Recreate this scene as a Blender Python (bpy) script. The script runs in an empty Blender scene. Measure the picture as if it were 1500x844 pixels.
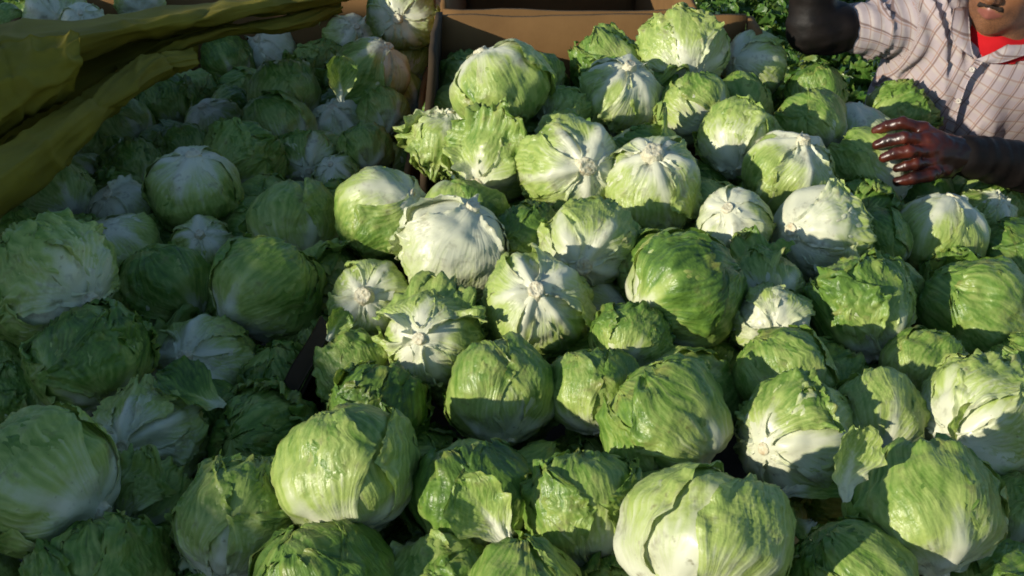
import bpy, bmesh, math, random
import numpy as np
from mathutils import Vector, Matrix, Quaternion

# ------------------------------------------------------------------ camera, sky, sun, exposure
scene = bpy.context.scene
col = scene.collection
CAM = Vector((0.0, 0.0, 2.12)); PITCH = math.radians(30.0); FPX = 1700.0
cd = bpy.data.cameras.new('camera'); cam = bpy.data.objects.new('camera', cd); col.objects.link(cam)
cam.location = CAM; cam.rotation_euler = (math.radians(90) - PITCH, 0, 0)
cd.sensor_width = 36.0; cd.lens = 36.0 * FPX / 1500.0; cd.clip_start = 0.02; cd.clip_end = 3000.0
scene.camera = cam

TO_SUN = Vector((-0.80, -0.50, 0.30)).normalized()
SUN_EL = math.asin(TO_SUN.z)
world = bpy.data.worlds.new('World'); scene.world = world; world.use_nodes = True
wn = world.node_tree; wn.nodes.clear()
wo = wn.nodes.new('ShaderNodeOutputWorld'); wb = wn.nodes.new('ShaderNodeBackground'); ws = wn.nodes.new('ShaderNodeTexSky')
ws.sky_type = 'NISHITA'; ws.sun_disc = False; ws.sun_elevation = SUN_EL; ws.dust_density = 0.3; ws.ozone_density = 2.5
ws.sun_rotation = math.atan2(TO_SUN.x, TO_SUN.y)
wb.inputs['Strength'].default_value = 0.115
wn.links.new(ws.outputs[0], wb.inputs[0]); wn.links.new(wb.outputs[0], wo.inputs[0])
sd = bpy.data.lights.new('sun', 'SUN'); sun = bpy.data.objects.new('sun', sd); col.objects.link(sun)
sd.energy = 4.3; sd.angle = math.radians(0.8); sd.color = (1.0, 0.91, 0.76)
sun.rotation_euler = TO_SUN.to_track_quat('Z', 'Y').to_euler(); sun.location = (-6, -4, 6)
vs = scene.view_settings
vs.view_transform = 'Standard'; vs.look = 'None'; vs.exposure = 0.30; vs.gamma = 1.0; vs.use_curve_mapping = False
scene.cycles.use_denoising = True; scene.cycles.filter_width = 1.8
scene.cycles.max_bounces = 4; scene.cycles.use_adaptive_sampling = True; scene.cycles.adaptive_threshold = 0.02; scene.cycles.use_light_tree = False

CR = Vector((1, 0, 0)); CF = Vector((0, math.cos(PITCH), -math.sin(PITCH))); CU = Vector((0, math.sin(PITCH), math.cos(PITCH)))
def at(px, py, d):
    """world point at depth d (metres) along the line of sight of a photograph pixel"""
    return CAM + d * (CR * ((px - 750.0) / FPX) + CU * ((422.0 - py) / FPX) + CF)

# ------------------------------------------------------------------ helpers
_rs = np.random.RandomState(7)
_perm = _rs.permutation(512).astype(np.int64); _perm = np.concatenate([_perm, _perm, _perm])
_grad = _rs.normal(size=(512, 3)); _grad /= np.linalg.norm(_grad, axis=1)[:, None]
def pnoise(x, y, z):
    x, y, z = np.broadcast_arrays(np.asarray(x, float), np.asarray(y, float), np.asarray(z, float))
    xi = np.floor(x).astype(np.int64); yi = np.floor(y).astype(np.int64); zi = np.floor(z).astype(np.int64)
    xf, yf, zf = x - xi, y - yi, z - zi
    u, v, w = (t * t * t * (t * (t * 6 - 15) + 10) for t in (xf, yf, zf))
    def g(a, b, c):
        h = _perm[_perm[_perm[(xi + a) & 511] + ((yi + b) & 511)] + ((zi + c) & 511)] & 511
        q = _grad[h]
        return q[..., 0] * (xf - a) + q[..., 1] * (yf - b) + q[..., 2] * (zf - c)
    def L(a, b, t): return a + t * (b - a)
    return 1.6 * L(L(L(g(0,0,0), g(1,0,0), u), L(g(0,1,0), g(1,1,0), u), v), L(L(g(0,0,1), g(1,0,1), u), L(g(0,1,1), g(1,1,1), u), v), w)

def mesh_np(name, V, Fq, mat=None, smooth=True, attr=None, vec=None):
    me = bpy.data.meshes.new(name)
    V = np.asarray(V, np.float32).reshape(-1, 3)
    if isinstance(Fq, np.ndarray):
        nf, k = Fq.shape
        me.vertices.add(len(V)); me.vertices.foreach_set('co', V.ravel())
        me.loops.add(nf * k); me.loops.foreach_set('vertex_index', Fq.astype(np.int32).ravel())
        me.polygons.add(nf); me.polygons.foreach_set('loop_start', np.arange(0, nf * k, k, dtype=np.int32))
        me.update(calc_edges=True); me.validate()
    else:
        me.from_pydata(V.tolist(), [], [list(f) for f in Fq]); me.update()
    if smooth: me.polygons.foreach_set('use_smooth', np.ones(len(me.polygons), bool))
    if attr is not None:
        a = me.color_attributes.new('tint', 'FLOAT_COLOR', 'POINT')
        a.data.foreach_set('color', np.asarray(attr, np.float32).ravel())
    if vec is not None:
        a = me.attributes.new('vein', 'FLOAT_VECTOR', 'POINT'); a.data.foreach_set('vector', np.asarray(vec, np.float32).ravel())
    if mat: me.materials.append(mat)
    return me

def grid_faces(nu, nv, close_u=False):
    i = np.arange(nv - 1)[:, None]; j = np.arange(nu if close_u else nu - 1)[None, :]
    j2 = (j + 1) % nu
    a = i * nu + j; b = i * nu + j2; c = (i + 1) * nu + j2; d = (i + 1) * nu + j
    return np.stack([a + 0 * b, b, c, d], -1).reshape(-1, 4)

def obj(name, me, parent=None):
    o = bpy.data.objects.new(name, me); col.objects.link(o)
    if parent is not None: o.parent = parent
    return o
def empty(name, loc=(0, 0, 0)):
    o = bpy.data.objects.new(name, None); col.objects.link(o); o.location = loc; o.empty_display_size = 0.05
    return o
def tag(o, label=None, cat=None, group=None, kind=None):
    if label: o['label'] = label
    if cat: o['category'] = cat
    if group: o['group'] = group
    if kind: o['kind'] = kind
    return o
def smoothstep(a, b, x):
    t = np.clip((x - a) / (b - a), 0, 1); return t * t * (3 - 2 * t)

# ------------------------------------------------------------------ materials
def new_mat(name):
    m = bpy.data.materials.new(name); m.use_nodes = True
    nt = m.node_tree; nt.nodes.clear()
    out = nt.nodes.new('ShaderNodeOutputMaterial'); p = nt.nodes.new('ShaderNodeBsdfPrincipled')
    nt.links.new(p.outputs[0], out.inputs[0])
    return m, nt, p, out
def N(nt, t, **kw):
    n = nt.nodes.new(t)
    for k, v in kw.items():
        if k.startswith('i_'):
            key = k[2:]; key = int(key) if key.isdigit() else key.replace('_', ' ')
            n.inputs[key].default_value = v
        else: setattr(n, k, v)
    return n
def mixc(nt, fac, a, b, blend='MIX'):
    n = nt.nodes.new('ShaderNodeMix'); n.data_type = 'RGBA'; n.blend_type = blend
    for idx, v in ((0, fac), (6, a), (7, b)):
        if hasattr(v, 'is_output'): nt.links.new(v, n.inputs[idx])
        elif isinstance(v, (int, float)): n.inputs[idx].default_value = v
        else: n.inputs[idx].default_value = (*v[:3], 1)
    return n.outputs[2]
def math_(nt, op, a, b=None, c=None, clamp=False):
    n = nt.nodes.new('ShaderNodeMath'); n.operation = op; n.use_clamp = clamp
    for i, v in enumerate((a, b, c)):
        if v is None: continue
        if hasattr(v, 'is_output'): nt.links.new(v, n.inputs[i])
        else: n.inputs[i].default_value = v
    return n.outputs[0]
def ramp(nt, fac, stops):
    n = nt.nodes.new('ShaderNodeValToRGB'); cr = n.color_ramp
    while len(cr.elements) > 1: cr.elements.remove(cr.elements[-1])
    cr.elements[0].position, cr.elements[0].color = stops[0][0], (*stops[0][1], 1)
    for p_, c_ in stops[1:]:
        e = cr.elements.new(p_); e.color = (*c_, 1)
    nt.links.new(fac, n.inputs[0]); return n.outputs[0]
def bump(nt, h, strength, dist, normal=None):
    b = nt.nodes.new('ShaderNodeBump'); b.inputs['Strength'].default_value = strength; b.inputs['Distance'].default_value = dist
    nt.links.new(h, b.inputs['Height'])
    if normal is not None: nt.links.new(normal, b.inputs['Normal'])
    return b.outputs[0]

def leaf_material(name='lettuce_leaf', dark=(0.034, 0.090, 0.018), mid=(0.152, 0.280, 0.042), light=(0.43, 0.54, 0.145), white=(0.74, 0.76, 0.56)):
    m, nt, p, out = new_mat(name)
    at_ = N(nt, 'ShaderNodeAttribute', attribute_name='tint'); sep = N(nt, 'ShaderNodeSeparateColor')
    nt.links.new(at_.outputs['Color'], sep.inputs[0])
    pale, edge, leafr = sep.outputs[0], sep.outputs[1], sep.outputs[2]
    oi = N(nt, 'ShaderNodeObjectInfo'); osep = N(nt, 'ShaderNodeSeparateColor'); nt.links.new(oi.outputs['Color'], osep.inputs[0])
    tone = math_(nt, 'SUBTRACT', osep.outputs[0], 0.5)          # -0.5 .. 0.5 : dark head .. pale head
    tc = N(nt, 'ShaderNodeTexCoord')
    mp = N(nt, 'ShaderNodeVectorMath', operation='ADD'); nt.links.new(tc.outputs['Object'], mp.inputs[0])
    cmb = N(nt, 'ShaderNodeCombineXYZ'); sc_ = math_(nt, 'MULTIPLY', oi.outputs['Random'], 40.0)
    nt.links.new(sc_, cmb.inputs[0]); nt.links.new(cmb.outputs[0], mp.inputs[1])
    n1 = N(nt, 'ShaderNodeTexNoise', i_Scale=2.8, i_Detail=2.0); nt.links.new(mp.outputs[0], n1.inputs['Vector'])
    n2 = N(nt, 'ShaderNodeTexNoise', i_Scale=10.0, i_Detail=2.5); nt.links.new(mp.outputs[0], n2.inputs['Vector'])
    vk = N(nt, 'ShaderNodeAttribute', attribute_name='vein')
    vm = N(nt, 'ShaderNodeVectorMath', operation='MULTIPLY'); nt.links.new(vk.outputs['Vector'], vm.inputs[0]); vm.inputs[1].default_value = (1.7, 1.3, 1.0)
    streak = N(nt, 'ShaderNodeTexNoise', i_Scale=1.0, i_Detail=2.0, i_Roughness=.5); nt.links.new(vm.outputs[0], streak.inputs['Vector'])
    # lightness coordinate 0 dark .. 1 white
    a = math_(nt, 'MULTIPLY_ADD', pale, 0.74, 0.265)
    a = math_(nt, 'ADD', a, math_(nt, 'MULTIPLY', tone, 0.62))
    a = math_(nt, 'ADD', a, math_(nt, 'MULTIPLY_ADD', n1.outputs[0], 0.40, -0.20))
    a = math_(nt, 'ADD', a, math_(nt, 'MULTIPLY_ADD', n2.outputs[0], 0.12, -0.06))
    a = math_(nt, 'ADD', a, math_(nt, 'MULTIPLY', math_(nt, 'MULTIPLY_ADD', streak.outputs[0], 0.50, -0.25), math_(nt, 'MULTIPLY_ADD', pale, -0.75, 1.0)))
    a = math_(nt, 'ADD', a, math_(nt, 'MULTIPLY_ADD', leafr, 0.16, -0.08), clamp=True)
    c = ramp(nt, a, [(0.0, dark), (0.26, mid), (0.55, light), (0.80, tuple(.35 * l + .65 * w for l, w in zip(light, white))), (1.0, white)])
    # dry, browned or yellow flecks on the thin margins
    fl = math_(nt, 'MULTIPLY', math_(nt, 'POWER', edge, 5.0), math_(nt, 'MULTIPLY_ADD', n1.outputs[0], 4.0, -1.9, clamp=True))
    c = mixc(nt, math_(nt, 'MULTIPLY', fl, 0.6, clamp=True), c, (0.34, 0.33, 0.08))
    sp_ = N(nt, 'ShaderNodeMapRange', i_1=0.70, i_2=0.78, i_3=0.0, i_4=0.5); nt.links.new(n2.outputs[0], sp_.inputs[0])
    c = mixc(nt, sp_.outputs[0], c, (0.16, 0.13, 0.035))
    dm = N(nt, 'ShaderNodeMapRange', i_1=0.60, i_2=0.74, i_3=0.0, i_4=0.45); nt.links.new(math_(nt, 'MULTIPLY_ADD', n2.outputs[0], .45, math_(nt, 'MULTIPLY', n1.outputs[0], .62)), dm.inputs[0])
    c = mixc(nt, dm.outputs[0], c, (0.12, 0.10, 0.04))
    nt.links.new(c, p.inputs['Base Color'])
    rg = math_(nt, 'MULTIPLY_ADD', n2.outputs[0], 0.40, 0.19); nt.links.new(rg, p.inputs['Roughness'])
    p.inputs['Specular IOR Level'].default_value = 0.45
    blis = math_(nt, 'MULTIPLY', n2.outputs[0], 0.42)
    blis = math_(nt, 'MULTIPLY', blis, math_(nt, 'MULTIPLY_ADD', a, -0.95, 1.0, clamp=True))
    h = math_(nt, 'ADD', blis, math_(nt, 'MULTIPLY', streak.outputs[0], math_(nt, 'MULTIPLY_ADD', pale, -0.45, 0.48, clamp=True)))
    nb = bump(nt, h, 0.30, 0.025); nt.links.new(nb, p.inputs['Normal'])
    tr = N(nt, 'ShaderNodeBsdfTranslucent'); nt.links.new(mixc(nt, 0.5, c, (0.30, 0.42, 0.04)), tr.inputs[0]); nt.links.new(nb, tr.inputs['Normal'])
    mx = N(nt, 'ShaderNodeMixShader', i_0=0.22)
    nt.links.new(p.outputs[0], mx.inputs[1]); nt.links.new(tr.outputs[0], mx.inputs[2]); nt.links.new(mx.outputs[0], out.inputs[0])
    return m
MLEAF = leaf_material()

def butt_material():
    m, nt, p, out = new_mat('cut_stem')
    tc = N(nt, 'ShaderNodeTexCoord'); n = N(nt, 'ShaderNodeTexNoise', i_Scale=9.0, i_Detail=4.0); nt.links.new(tc.outputs['Object'], n.inputs['Vector'])
    nt.links.new(ramp(nt, n.outputs[0], [(0.25, (0.40, 0.33, 0.18)), (0.45, (0.64, 0.62, 0.44)), (0.62, (0.60, 0.55, 0.36)), (0.8, (0.40, 0.26, 0.12))]), p.inputs['Base Color'])
    p.inputs['Roughness'].default_value = 0.45
    nt.links.new(bump(nt, n.outputs[0], 0.4, 0.03), p.inputs['Normal'])
    return m
MBUTT = butt_material()

# ------------------------------------------------------------------ lettuce heads (unit radius, stem at -z)
def leaf_surface(rng, r0, phi, W, th0, th1, flare=0.02, ruffle=0.03, reach=0.26, ribh=0.05, jag=0.10, lean=0.0, nu=46, nv=54, lump=None, veinamp=1.0, curl=0.0, ribw=.15, ribp=1.3, crinkle=1.0):
    v = np.linspace(0, 1, nv)[:, None] * np.ones((1, nu)); u = np.linspace(-1, 1, nu)[None, :] * np.ones((nv, 1))
    u = np.sign(u) * np.abs(u) ** 0.85
    s = rng.uniform(0, 90)
    prof = (0.20 + 0.80 * smoothstep(0, 0.50, v)) * np.sqrt(np.clip(1 - np.clip((v - 0.58) / 0.44, 0, 1) ** 2, 0.03, 1))
    jn = pnoise(v * 6 + s, np.sign(u) * 3.3 + s, 0.5) + 0.5 * pnoise(v * 13 + s, np.sign(u) * 5.1, 2.5) + 0.22 * pnoise(v * 24 + s, np.sign(u) * 7.7, 4.5)
    alpha = W * prof * (1 + jag * jn * smoothstep(.15, .5, v))
    tj = pnoise(u * 3.0 + s, 7.7, s) + .5 * pnoise(u * 8 + s, 3.1, s) + .22 * pnoise(u * 16 + s, 1.1, s)
    th = th0 + (th1 - th0) * v * (1 + jag * 0.9 * tj * smoothstep(.55, 1, v))
    a = u * alpha
    ph = phi + lean * v
    m = np.stack([np.sin(th) * np.cos(ph), np.sin(th) * np.sin(ph), -np.cos(th)], -1)
    b = np.stack([-np.sin(ph), np.cos(ph), 0 * ph], -1)
    D = np.cos(a)[..., None] * m + np.sin(a)[..., None] * b
    # relief
    wu = u + 0.10 * pnoise(u * 2.2 + s, v * 3.2, s)
    wv = v + 0.05 * pnoise(u * 3 + s, v * 4, s + 9)
    rib = np.exp(-(a / (ribw * (1 - v) ** ribp + 0.022)) ** 2)
    phs = (0.50 * wv - 1.05 * np.abs(wu) ** 1.12) * rng.uniform(7.0, 9.5) + (u > 0) * 0.47 + 0.35 * pnoise(u * 2 + s, v * 2, s + 5)
    fr = np.abs(phs - np.round(phs))
    ridge = np.exp(-(fr / 0.20) ** 2) * smoothstep(0.02, .12, np.abs(u)) * smoothstep(1.05, .6, np.abs(u))
    phs2 = (wv - 0.8 * np.abs(wu) ** 1.4) * 15 + 1.1 * pnoise(u * 5 + s, v * 6, s + 15)
    ridge2 = np.exp(-(np.abs(phs2 - np.round(phs2)) / 0.2) ** 2) * smoothstep(.05, .3, np.abs(u))
    e = np.clip(np.maximum(np.abs(u), smoothstep(.5, 1.0, v) * 0.999), 0, 1)
    n4 = pnoise(D[..., 0] * 4 + s, D[..., 1] * 4, D[..., 2] * 4)
    n9 = pnoise(D[..., 0] * 9 + s, D[..., 1] * 9, D[..., 2] * 9 + 3)
    n18 = pnoise(D[..., 0] * 19 + s, D[..., 1] * 19, D[..., 2] * 19 + 7)
    pn = pnoise(phs * 0.8 + s, np.abs(u) * 2.2 + v * 1.5, s + 2)
    vb = smoothstep(.10, .45, v)
    vb = vb * min(1, .35 + crinkle)
    puck = 0.030 * n4 + crinkle * (0.008 * np.abs(n9) + 0.002 * n18) + 0.013 * pn * vb
    ridge = ridge * (.25 + .75 * vb)
    base = (0.90 + (r0 - 0.90) * smoothstep(0, .38, v)) * (1 + (lump(D) if lump is not None else 0))
    r = base + ribh * rib * (1 - v) ** 0.55 + veinamp * (0.026 * ridge * (1 - .3 * v) + 0.0025 * ridge2) + puck * smoothstep(0, .3, v)
    edge4 = e ** 5
    r += flare * (smoothstep(.45, 1, e)) ** 1.5 * (0.4 + 0.9 * np.clip(0.5 + n4, 0, 1.5))
    r += ruffle * edge4 * (1.5 * n9 + 0.6 * n18 + 0.8 * np.sin(u * 15 + v * 19 + s))
    V = D * r[..., None]
    # tangential frill at the margin
    V += (ruffle * 0.8 * edge4 * n18)[..., None] * m
    if curl:
        V += (curl * smoothstep(.55, 1, v))[..., None] * (np.array([math.cos(phi), math.sin(phi), 0.25])[None, None])
    pale = np.clip(np.exp(-(v / reach) ** 1.6) * (1.0 - .18 * np.abs(u)) + 0.75 * rib * (1 - v) ** .7 + 0.27 * ridge * (1 - .45 * v) + 0.05 * ridge2, 0, 1)
    C = np.stack([pale, e, 0 * e + rng.uniform(0, 1), 0 * e + 1], -1)
    K = np.stack([phs, np.abs(u) * 2.2 + v * 1.5, 0 * v + s], -1)
    return V.reshape(-1, 3), grid_faces(nu, nv), C.reshape(-1, 4), K.reshape(-1, 3)

def heart_surface(rng, r, lump, tint=0.35, nu=48, nv=30):
    ph = np.linspace(0, 2 * math.pi, nu, endpoint=False)[None, :] * np.ones((nv, 1)); th = np.linspace(0.02, math.pi - .02, nv)[:, None] * np.ones((1, nu))
    D = np.stack([np.sin(th) * np.cos(ph), np.sin(th) * np.sin(ph), -np.cos(th)], -1); s = rng.uniform(0, 50)
    rr = r * (1 + lump(D)) + 0.02 * pnoise(D[..., 0] * 4 + s, D[..., 1] * 4, D[..., 2] * 4) + .02 * np.abs(np.sin(ph * 5 + 2 * th + s)) ** 6
    C = np.stack([tint + .25 * np.exp(-th) + 0 * th, 0 * th, 0 * th + .5, 0 * th + 1], -1)
    K = np.stack([np.abs(ph - math.pi) * 6, th * 1.5, 0 * th + s], -1)
    return (D * rr[..., None]).reshape(-1, 3), grid_faces(nu, nv, True), C.reshape(-1, 4), K.reshape(-1, 3)

def lathe(profile, n=24):
    V = []; nv = len(profile)
    for (r, z) in profile:
        for k in range(n):
            t = 2 * math.pi * k / n; V.append((r * math.cos(t), r * math.sin(t), z))
    return np.array(V), grid_faces(n, nv, True)

def make_variant(kind, seed):
    """returns list of (part name, mesh)"""
    rng = np.random.RandomState(seed)
    s = rng.uniform(0, 100); oz = rng.uniform(.88, .98)
    def lump(D):
        return 0.11 * pnoise(D[..., 0] * 1.3 + s, D[..., 1] * 1.3, D[..., 2] * 1.3) + 0.03 * pnoise(D[..., 0] * 2.9, D[..., 1] * 2.9 + s, D[..., 2] * 2.9) - (1 - oz) * D[..., 2] ** 2
    parts = []
    R = math.radians
    def add(name, args): 
        V, Fc, Cc, Kc = args; parts.append((name, mesh_np(name, V, Fc, MLEAF, True, Cc, Kc)))
    heart_t = {'tight': .30, 'frilly': .32, 'open': .42, 'stem': .45, 'star': .5, 'white': .65, 'cut': .62}[kind]
    add('heart', heart_surface(rng, 0.90 if kind != 'cut' else .93, lump, heart_t))
    nl = {'tight': 6, 'frilly': 7, 'open': 6, 'stem': 5, 'star': 5, 'white': 5, 'cut': 5}[kind]
    p0 = rng.uniform(0, 6.28)
    for k in range(nl):
        f = k / (nl - 1.0); phi = p0 + k * 2.399 + rng.uniform(-.2, .2)
        kw = dict(r0=0.915 + 0.062 * f, phi=phi, W=R(rng.uniform(60, 78)), th0=R(5), th1=R(rng.uniform(150, 205) - 45 * f), lump=lump, lean=rng.uniform(-.25, .25))
        kw.update(flare=0.012 + 0.085 * f ** 2 * rng.uniform(.2, 1), ruffle=0.008 + .013 * f, reach=rng.uniform(.24, .42), ribh=.045, jag=.08, crinkle=.6)
        if kind == 'frilly':
            kw.update(ruffle=0.018 + .038 * f, flare=.02 + .10 * f * rng.uniform(.3, 1.2), jag=.16, th1=R(rng.uniform(140, 190) - 55 * f))
        elif kind == 'open':
            kw.update(flare=.02 + .30 * f ** 2 * rng.uniform(.4, 1.1), ruffle=.03 + .04 * f, jag=.15, th1=R(rng.uniform(140, 185) - 60 * f), curl=.25 * f ** 2 * rng.uniform(0, 1), reach=.3)
        elif kind == 'stem':
            kw.update(reach=rng.uniform(.20, .30), ribh=.10, ribw=.115, ribp=.55, W=R(rng.uniform(54, 66)), flare=.03 + .06 * f, ruffle=.02 + .02 * f, th1=R(rng.uniform(100, 150)), jag=.12, phi=p0 + k * 6.283 * 2 / nl + rng.uniform(-.3, .3), crinkle=.3); kw['ribh'] *= rng.uniform(.6, 1.25); kw['ribw'] *= rng.uniform(.7, 1.25)
        elif kind == 'star':
            kw.update(reach=rng.uniform(.30, .42), ribh=.17, ribw=.13, ribp=.5, crinkle=.3, W=R(rng.uniform(42, 56)), flare=.06 + .14 * f * rng.uniform(.4, 1), ruffle=.04, th1=R(rng.uniform(105, 135) - 30 * f), jag=.18, phi=p0 + k * 6.283 / nl * 2 + rng.uniform(-.1, .1))
        elif kind == 'white':
            kw.update(reach=rng.uniform(.5, .68), ribh=.035, crinkle=.2, W=R(rng.uniform(62, 80)), flare=.02 + .12 * f ** 3, ruffle=.015 + .03 * f, th1=R(rng.uniform(150, 180) - 40 * f))
        elif kind == 'cut':
            kw.update(reach=rng.uniform(.30, .5), W=R(rng.uniform(50, 66)), flare=.02 + .10 * f, ruffle=.02 + .03 * f, jag=.14, th1=R(rng.uniform(120, 165) - 40 * f), phi=p0 + rng.uniform(-1.7, 1.7))
        add('wrapper_leaf', leaf_surface(rng, **kw))
    # cut stem
    rb = {'stem': .17, 'star': .16, 'white': .13}.get(kind, .13) * rng.uniform(.72, 1.1); top = -0.985 * oz - {'stem': .075, 'star': .10}.get(kind, .02)
    V, Fc = lathe([(.001, top + .012), (rb * .6, top + .006), (rb * .92, top), (rb, top + .015), (rb * 1.05, top + .06), (rb * 1.35, top + .16), (rb * 1.2, top + .3)], 20)
    V[:, 0] *= 1.1; V[:, 2] += .12 * rng.uniform(-1, 1) * V[:, 0] + .10 * rng.uniform(-1, 1) * V[:, 1]; V += .014 * np.stack([pnoise(V[:, 0] * 16 + s, V[:, 1] * 16, V[:, 2] * 9 + k_ * 7) for k_ in range(3)], -1)
    parts.append(('cut_stem', mesh_np('cut_stem', V, Fc, MBUTT)))
    return parts

VAR = {}
for kind, cnt in (('tight', 8), ('frilly', 6), ('open', 3), ('stem', 5), ('star', 2), ('white', 3), ('cut', 3)):
    VAR[kind] = [make_variant(kind, 100 + 17 * i + 1000 * j) for j, i in enumerate(range(cnt))] if False else [make_variant(kind, sum(map(ord, kind)) * 31 + 7 * i) for i in range(cnt)]

_vc = {}
def lettuce(loc, R, stem, kind, tone, label, group, seed, sz=None):
    rg = random.Random(seed)
    i = _vc.get(kind, 0); _vc[kind] = i + 1
    parts = VAR[kind][i % len(VAR[kind])]
    e = empty('lettuce_head', loc)
    st = Vector(stem).normalized()
    q = Vector((0, 0, -1)).rotation_difference(st)
    q = q @ Quaternion((0, 0, 1), rg.uniform(0, 6.283))
    e.rotation_mode = 'QUATERNION'; e.rotation_quaternion = q
    R *= 1.07
    e.scale = (R * rg.uniform(.95, 1.08), R * rg.uniform(.95, 1.08), R * rg.uniform(.95, 1.10))
    tag(e, label, 'lettuce', group)
    for nm, me in parts:
        o = obj(nm, me, e)
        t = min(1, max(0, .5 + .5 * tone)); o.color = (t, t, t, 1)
    return e

# ------------------------------------------------------------------ more materials
def cardboard_material():
    m, nt, p, out = new_mat('cardboard')
    tc = N(nt, 'ShaderNodeTexCoord')
    n = N(nt, 'ShaderNodeTexNoise', i_Scale=5.0, i_Detail=6.0); nt.links.new(tc.outputs['Object'], n.inputs['Vector'])
    n2 = N(nt, 'ShaderNodeTexNoise', i_Scale=90.0, i_Detail=2.0); nt.links.new(tc.outputs['Object'], n2.inputs['Vector'])
    w = N(nt, 'ShaderNodeTexWave', i_Scale=42.0, i_Distortion=.4); w.bands_direction = 'X'; nt.links.new(tc.outputs['Object'], w.inputs['Vector'])
    c = ramp(nt, n.outputs[0], [(0.25, (0.115, 0.060, 0.020)), (0.55, (0.18, 0.100, 0.036)), (0.8, (0.14, 0.076, 0.027))])
    c = mixc(nt, math_(nt, 'MULTIPLY', n2.outputs[0], .35), c, (0.22, 0.12, 0.045))
    nt.links.new(c, p.inputs['Base Color']); p.inputs['Roughness'].default_value = 0.85
    p.inputs['Specular IOR Level'].default_value = .2
    h = math_(nt, 'ADD', math_(nt, 'MULTIPLY', w.outputs['Fac'], .012), math_(nt, 'MULTIPLY', n.outputs[0], 1.0))
    nt.links.new(bump(nt, h, .35, .01), p.inputs['Normal'])
    return m
MCARD = cardboard_material()
MSHADED = None
def simple_mat(name, stops, scale=6.0, rough=.8, bumpk=.3, bd=.01, spec=.3, detail=5.0):
    m, nt, p, out = new_mat(name)
    tc = N(nt, 'ShaderNodeTexCoord'); n = N(nt, 'ShaderNodeTexNoise', i_Scale=scale, i_Detail=detail); nt.links.new(tc.outputs['Object'], n.inputs['Vector'])
    nt.links.new(ramp(nt, n.outputs[0], stops), p.inputs['Base Color']); p.inputs['Roughness'].default_value = rough
    p.inputs['Specular IOR Level'].default_value = spec
    if bumpk: nt.links.new(bump(nt, n.outputs[0], bumpk, bd), p.inputs['Normal'])
    return m
MSHADED = simple_mat('shade_darkened_cardboard', [(.3, (.035, .025, .014)), (.6, (.060, .042, .024)), (.8, (.045, .032, .018))], 6.0, .9, .3, .01, .15)  # darker copy of the cardboard, with the wall's shade put into the colour
def tarp_material():
    m, nt, p, out = new_mat('tarp_canvas')
    tc = N(nt, 'ShaderNodeTexCoord')
    n = N(nt, 'ShaderNodeTexNoise', i_Scale=7.0, i_Detail=5.0); nt.links.new(tc.outputs['Object'], n.inputs['Vector'])
    wx = N(nt, 'ShaderNodeTexWave', i_Scale=170.0); wx.bands_direction = 'DIAGONAL'; nt.links.new(tc.outputs['Object'], wx.inputs['Vector'])
    c = ramp(nt, n.outputs[0], [(.25, (.170, .142, .013)), (.6, (.262, .22, .020)), (.85, (.21, .172, .017))])
    nt.links.new(c, p.inputs['Base Color']); p.inputs['Roughness'].default_value = .75; p.inputs['Specular IOR Level'].default_value = .25
    nt.links.new(bump(nt, math_(nt, 'ADD', math_(nt, 'MULTIPLY', wx.outputs['Fac'], .1), n.outputs[0]), .4, .012), p.inputs['Normal'])
    tr = N(nt, 'ShaderNodeBsdfTranslucent'); nt.links.new(c, tr.inputs[0]); mx = N(nt, 'ShaderNodeMixShader', i_0=.15)
    nt.links.new(p.outputs[0], mx.inputs[1]); nt.links.new(tr.outputs[0], mx.inputs[2]); nt.links.new(mx.outputs[0], out.inputs[0])
    return m
MTARP = tarp_material()
MSOIL = simple_mat('field_soil', [(.3, (.045, .028, .016)), (.6, (.085, .055, .032)), (.8, (.12, .08, .05))], 9.0, .95, .9, .05, .1)
MDECK = simple_mat('trailer_deck_steel', [(.3, (.10, .085, .07)), (.7, (.17, .15, .13))], 8.0, .7, .3)

# ------------------------------------------------------------------ ground
gn = 90
gx = np.sign(np.linspace(-1, 1, gn)) * np.abs(np.linspace(-1, 1, gn)) ** 3 * 900; GX, GY = np.meshgrid(gx, gx + 4)
GZ = 0.06 * np.cos((GX * .9 + .25 * GY) * 2 * math.pi / .9) * (np.hypot(GX, GY) < 18) + .03 * pnoise(GX * .7, GY * .7, .3)
gv = np.stack([GX, GY, GZ * 0.6], -1).reshape(-1, 3)
tag(obj('ground', mesh_np('ground', gv, grid_faces(gn, gn), MSOIL)), kind='structure')

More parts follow.
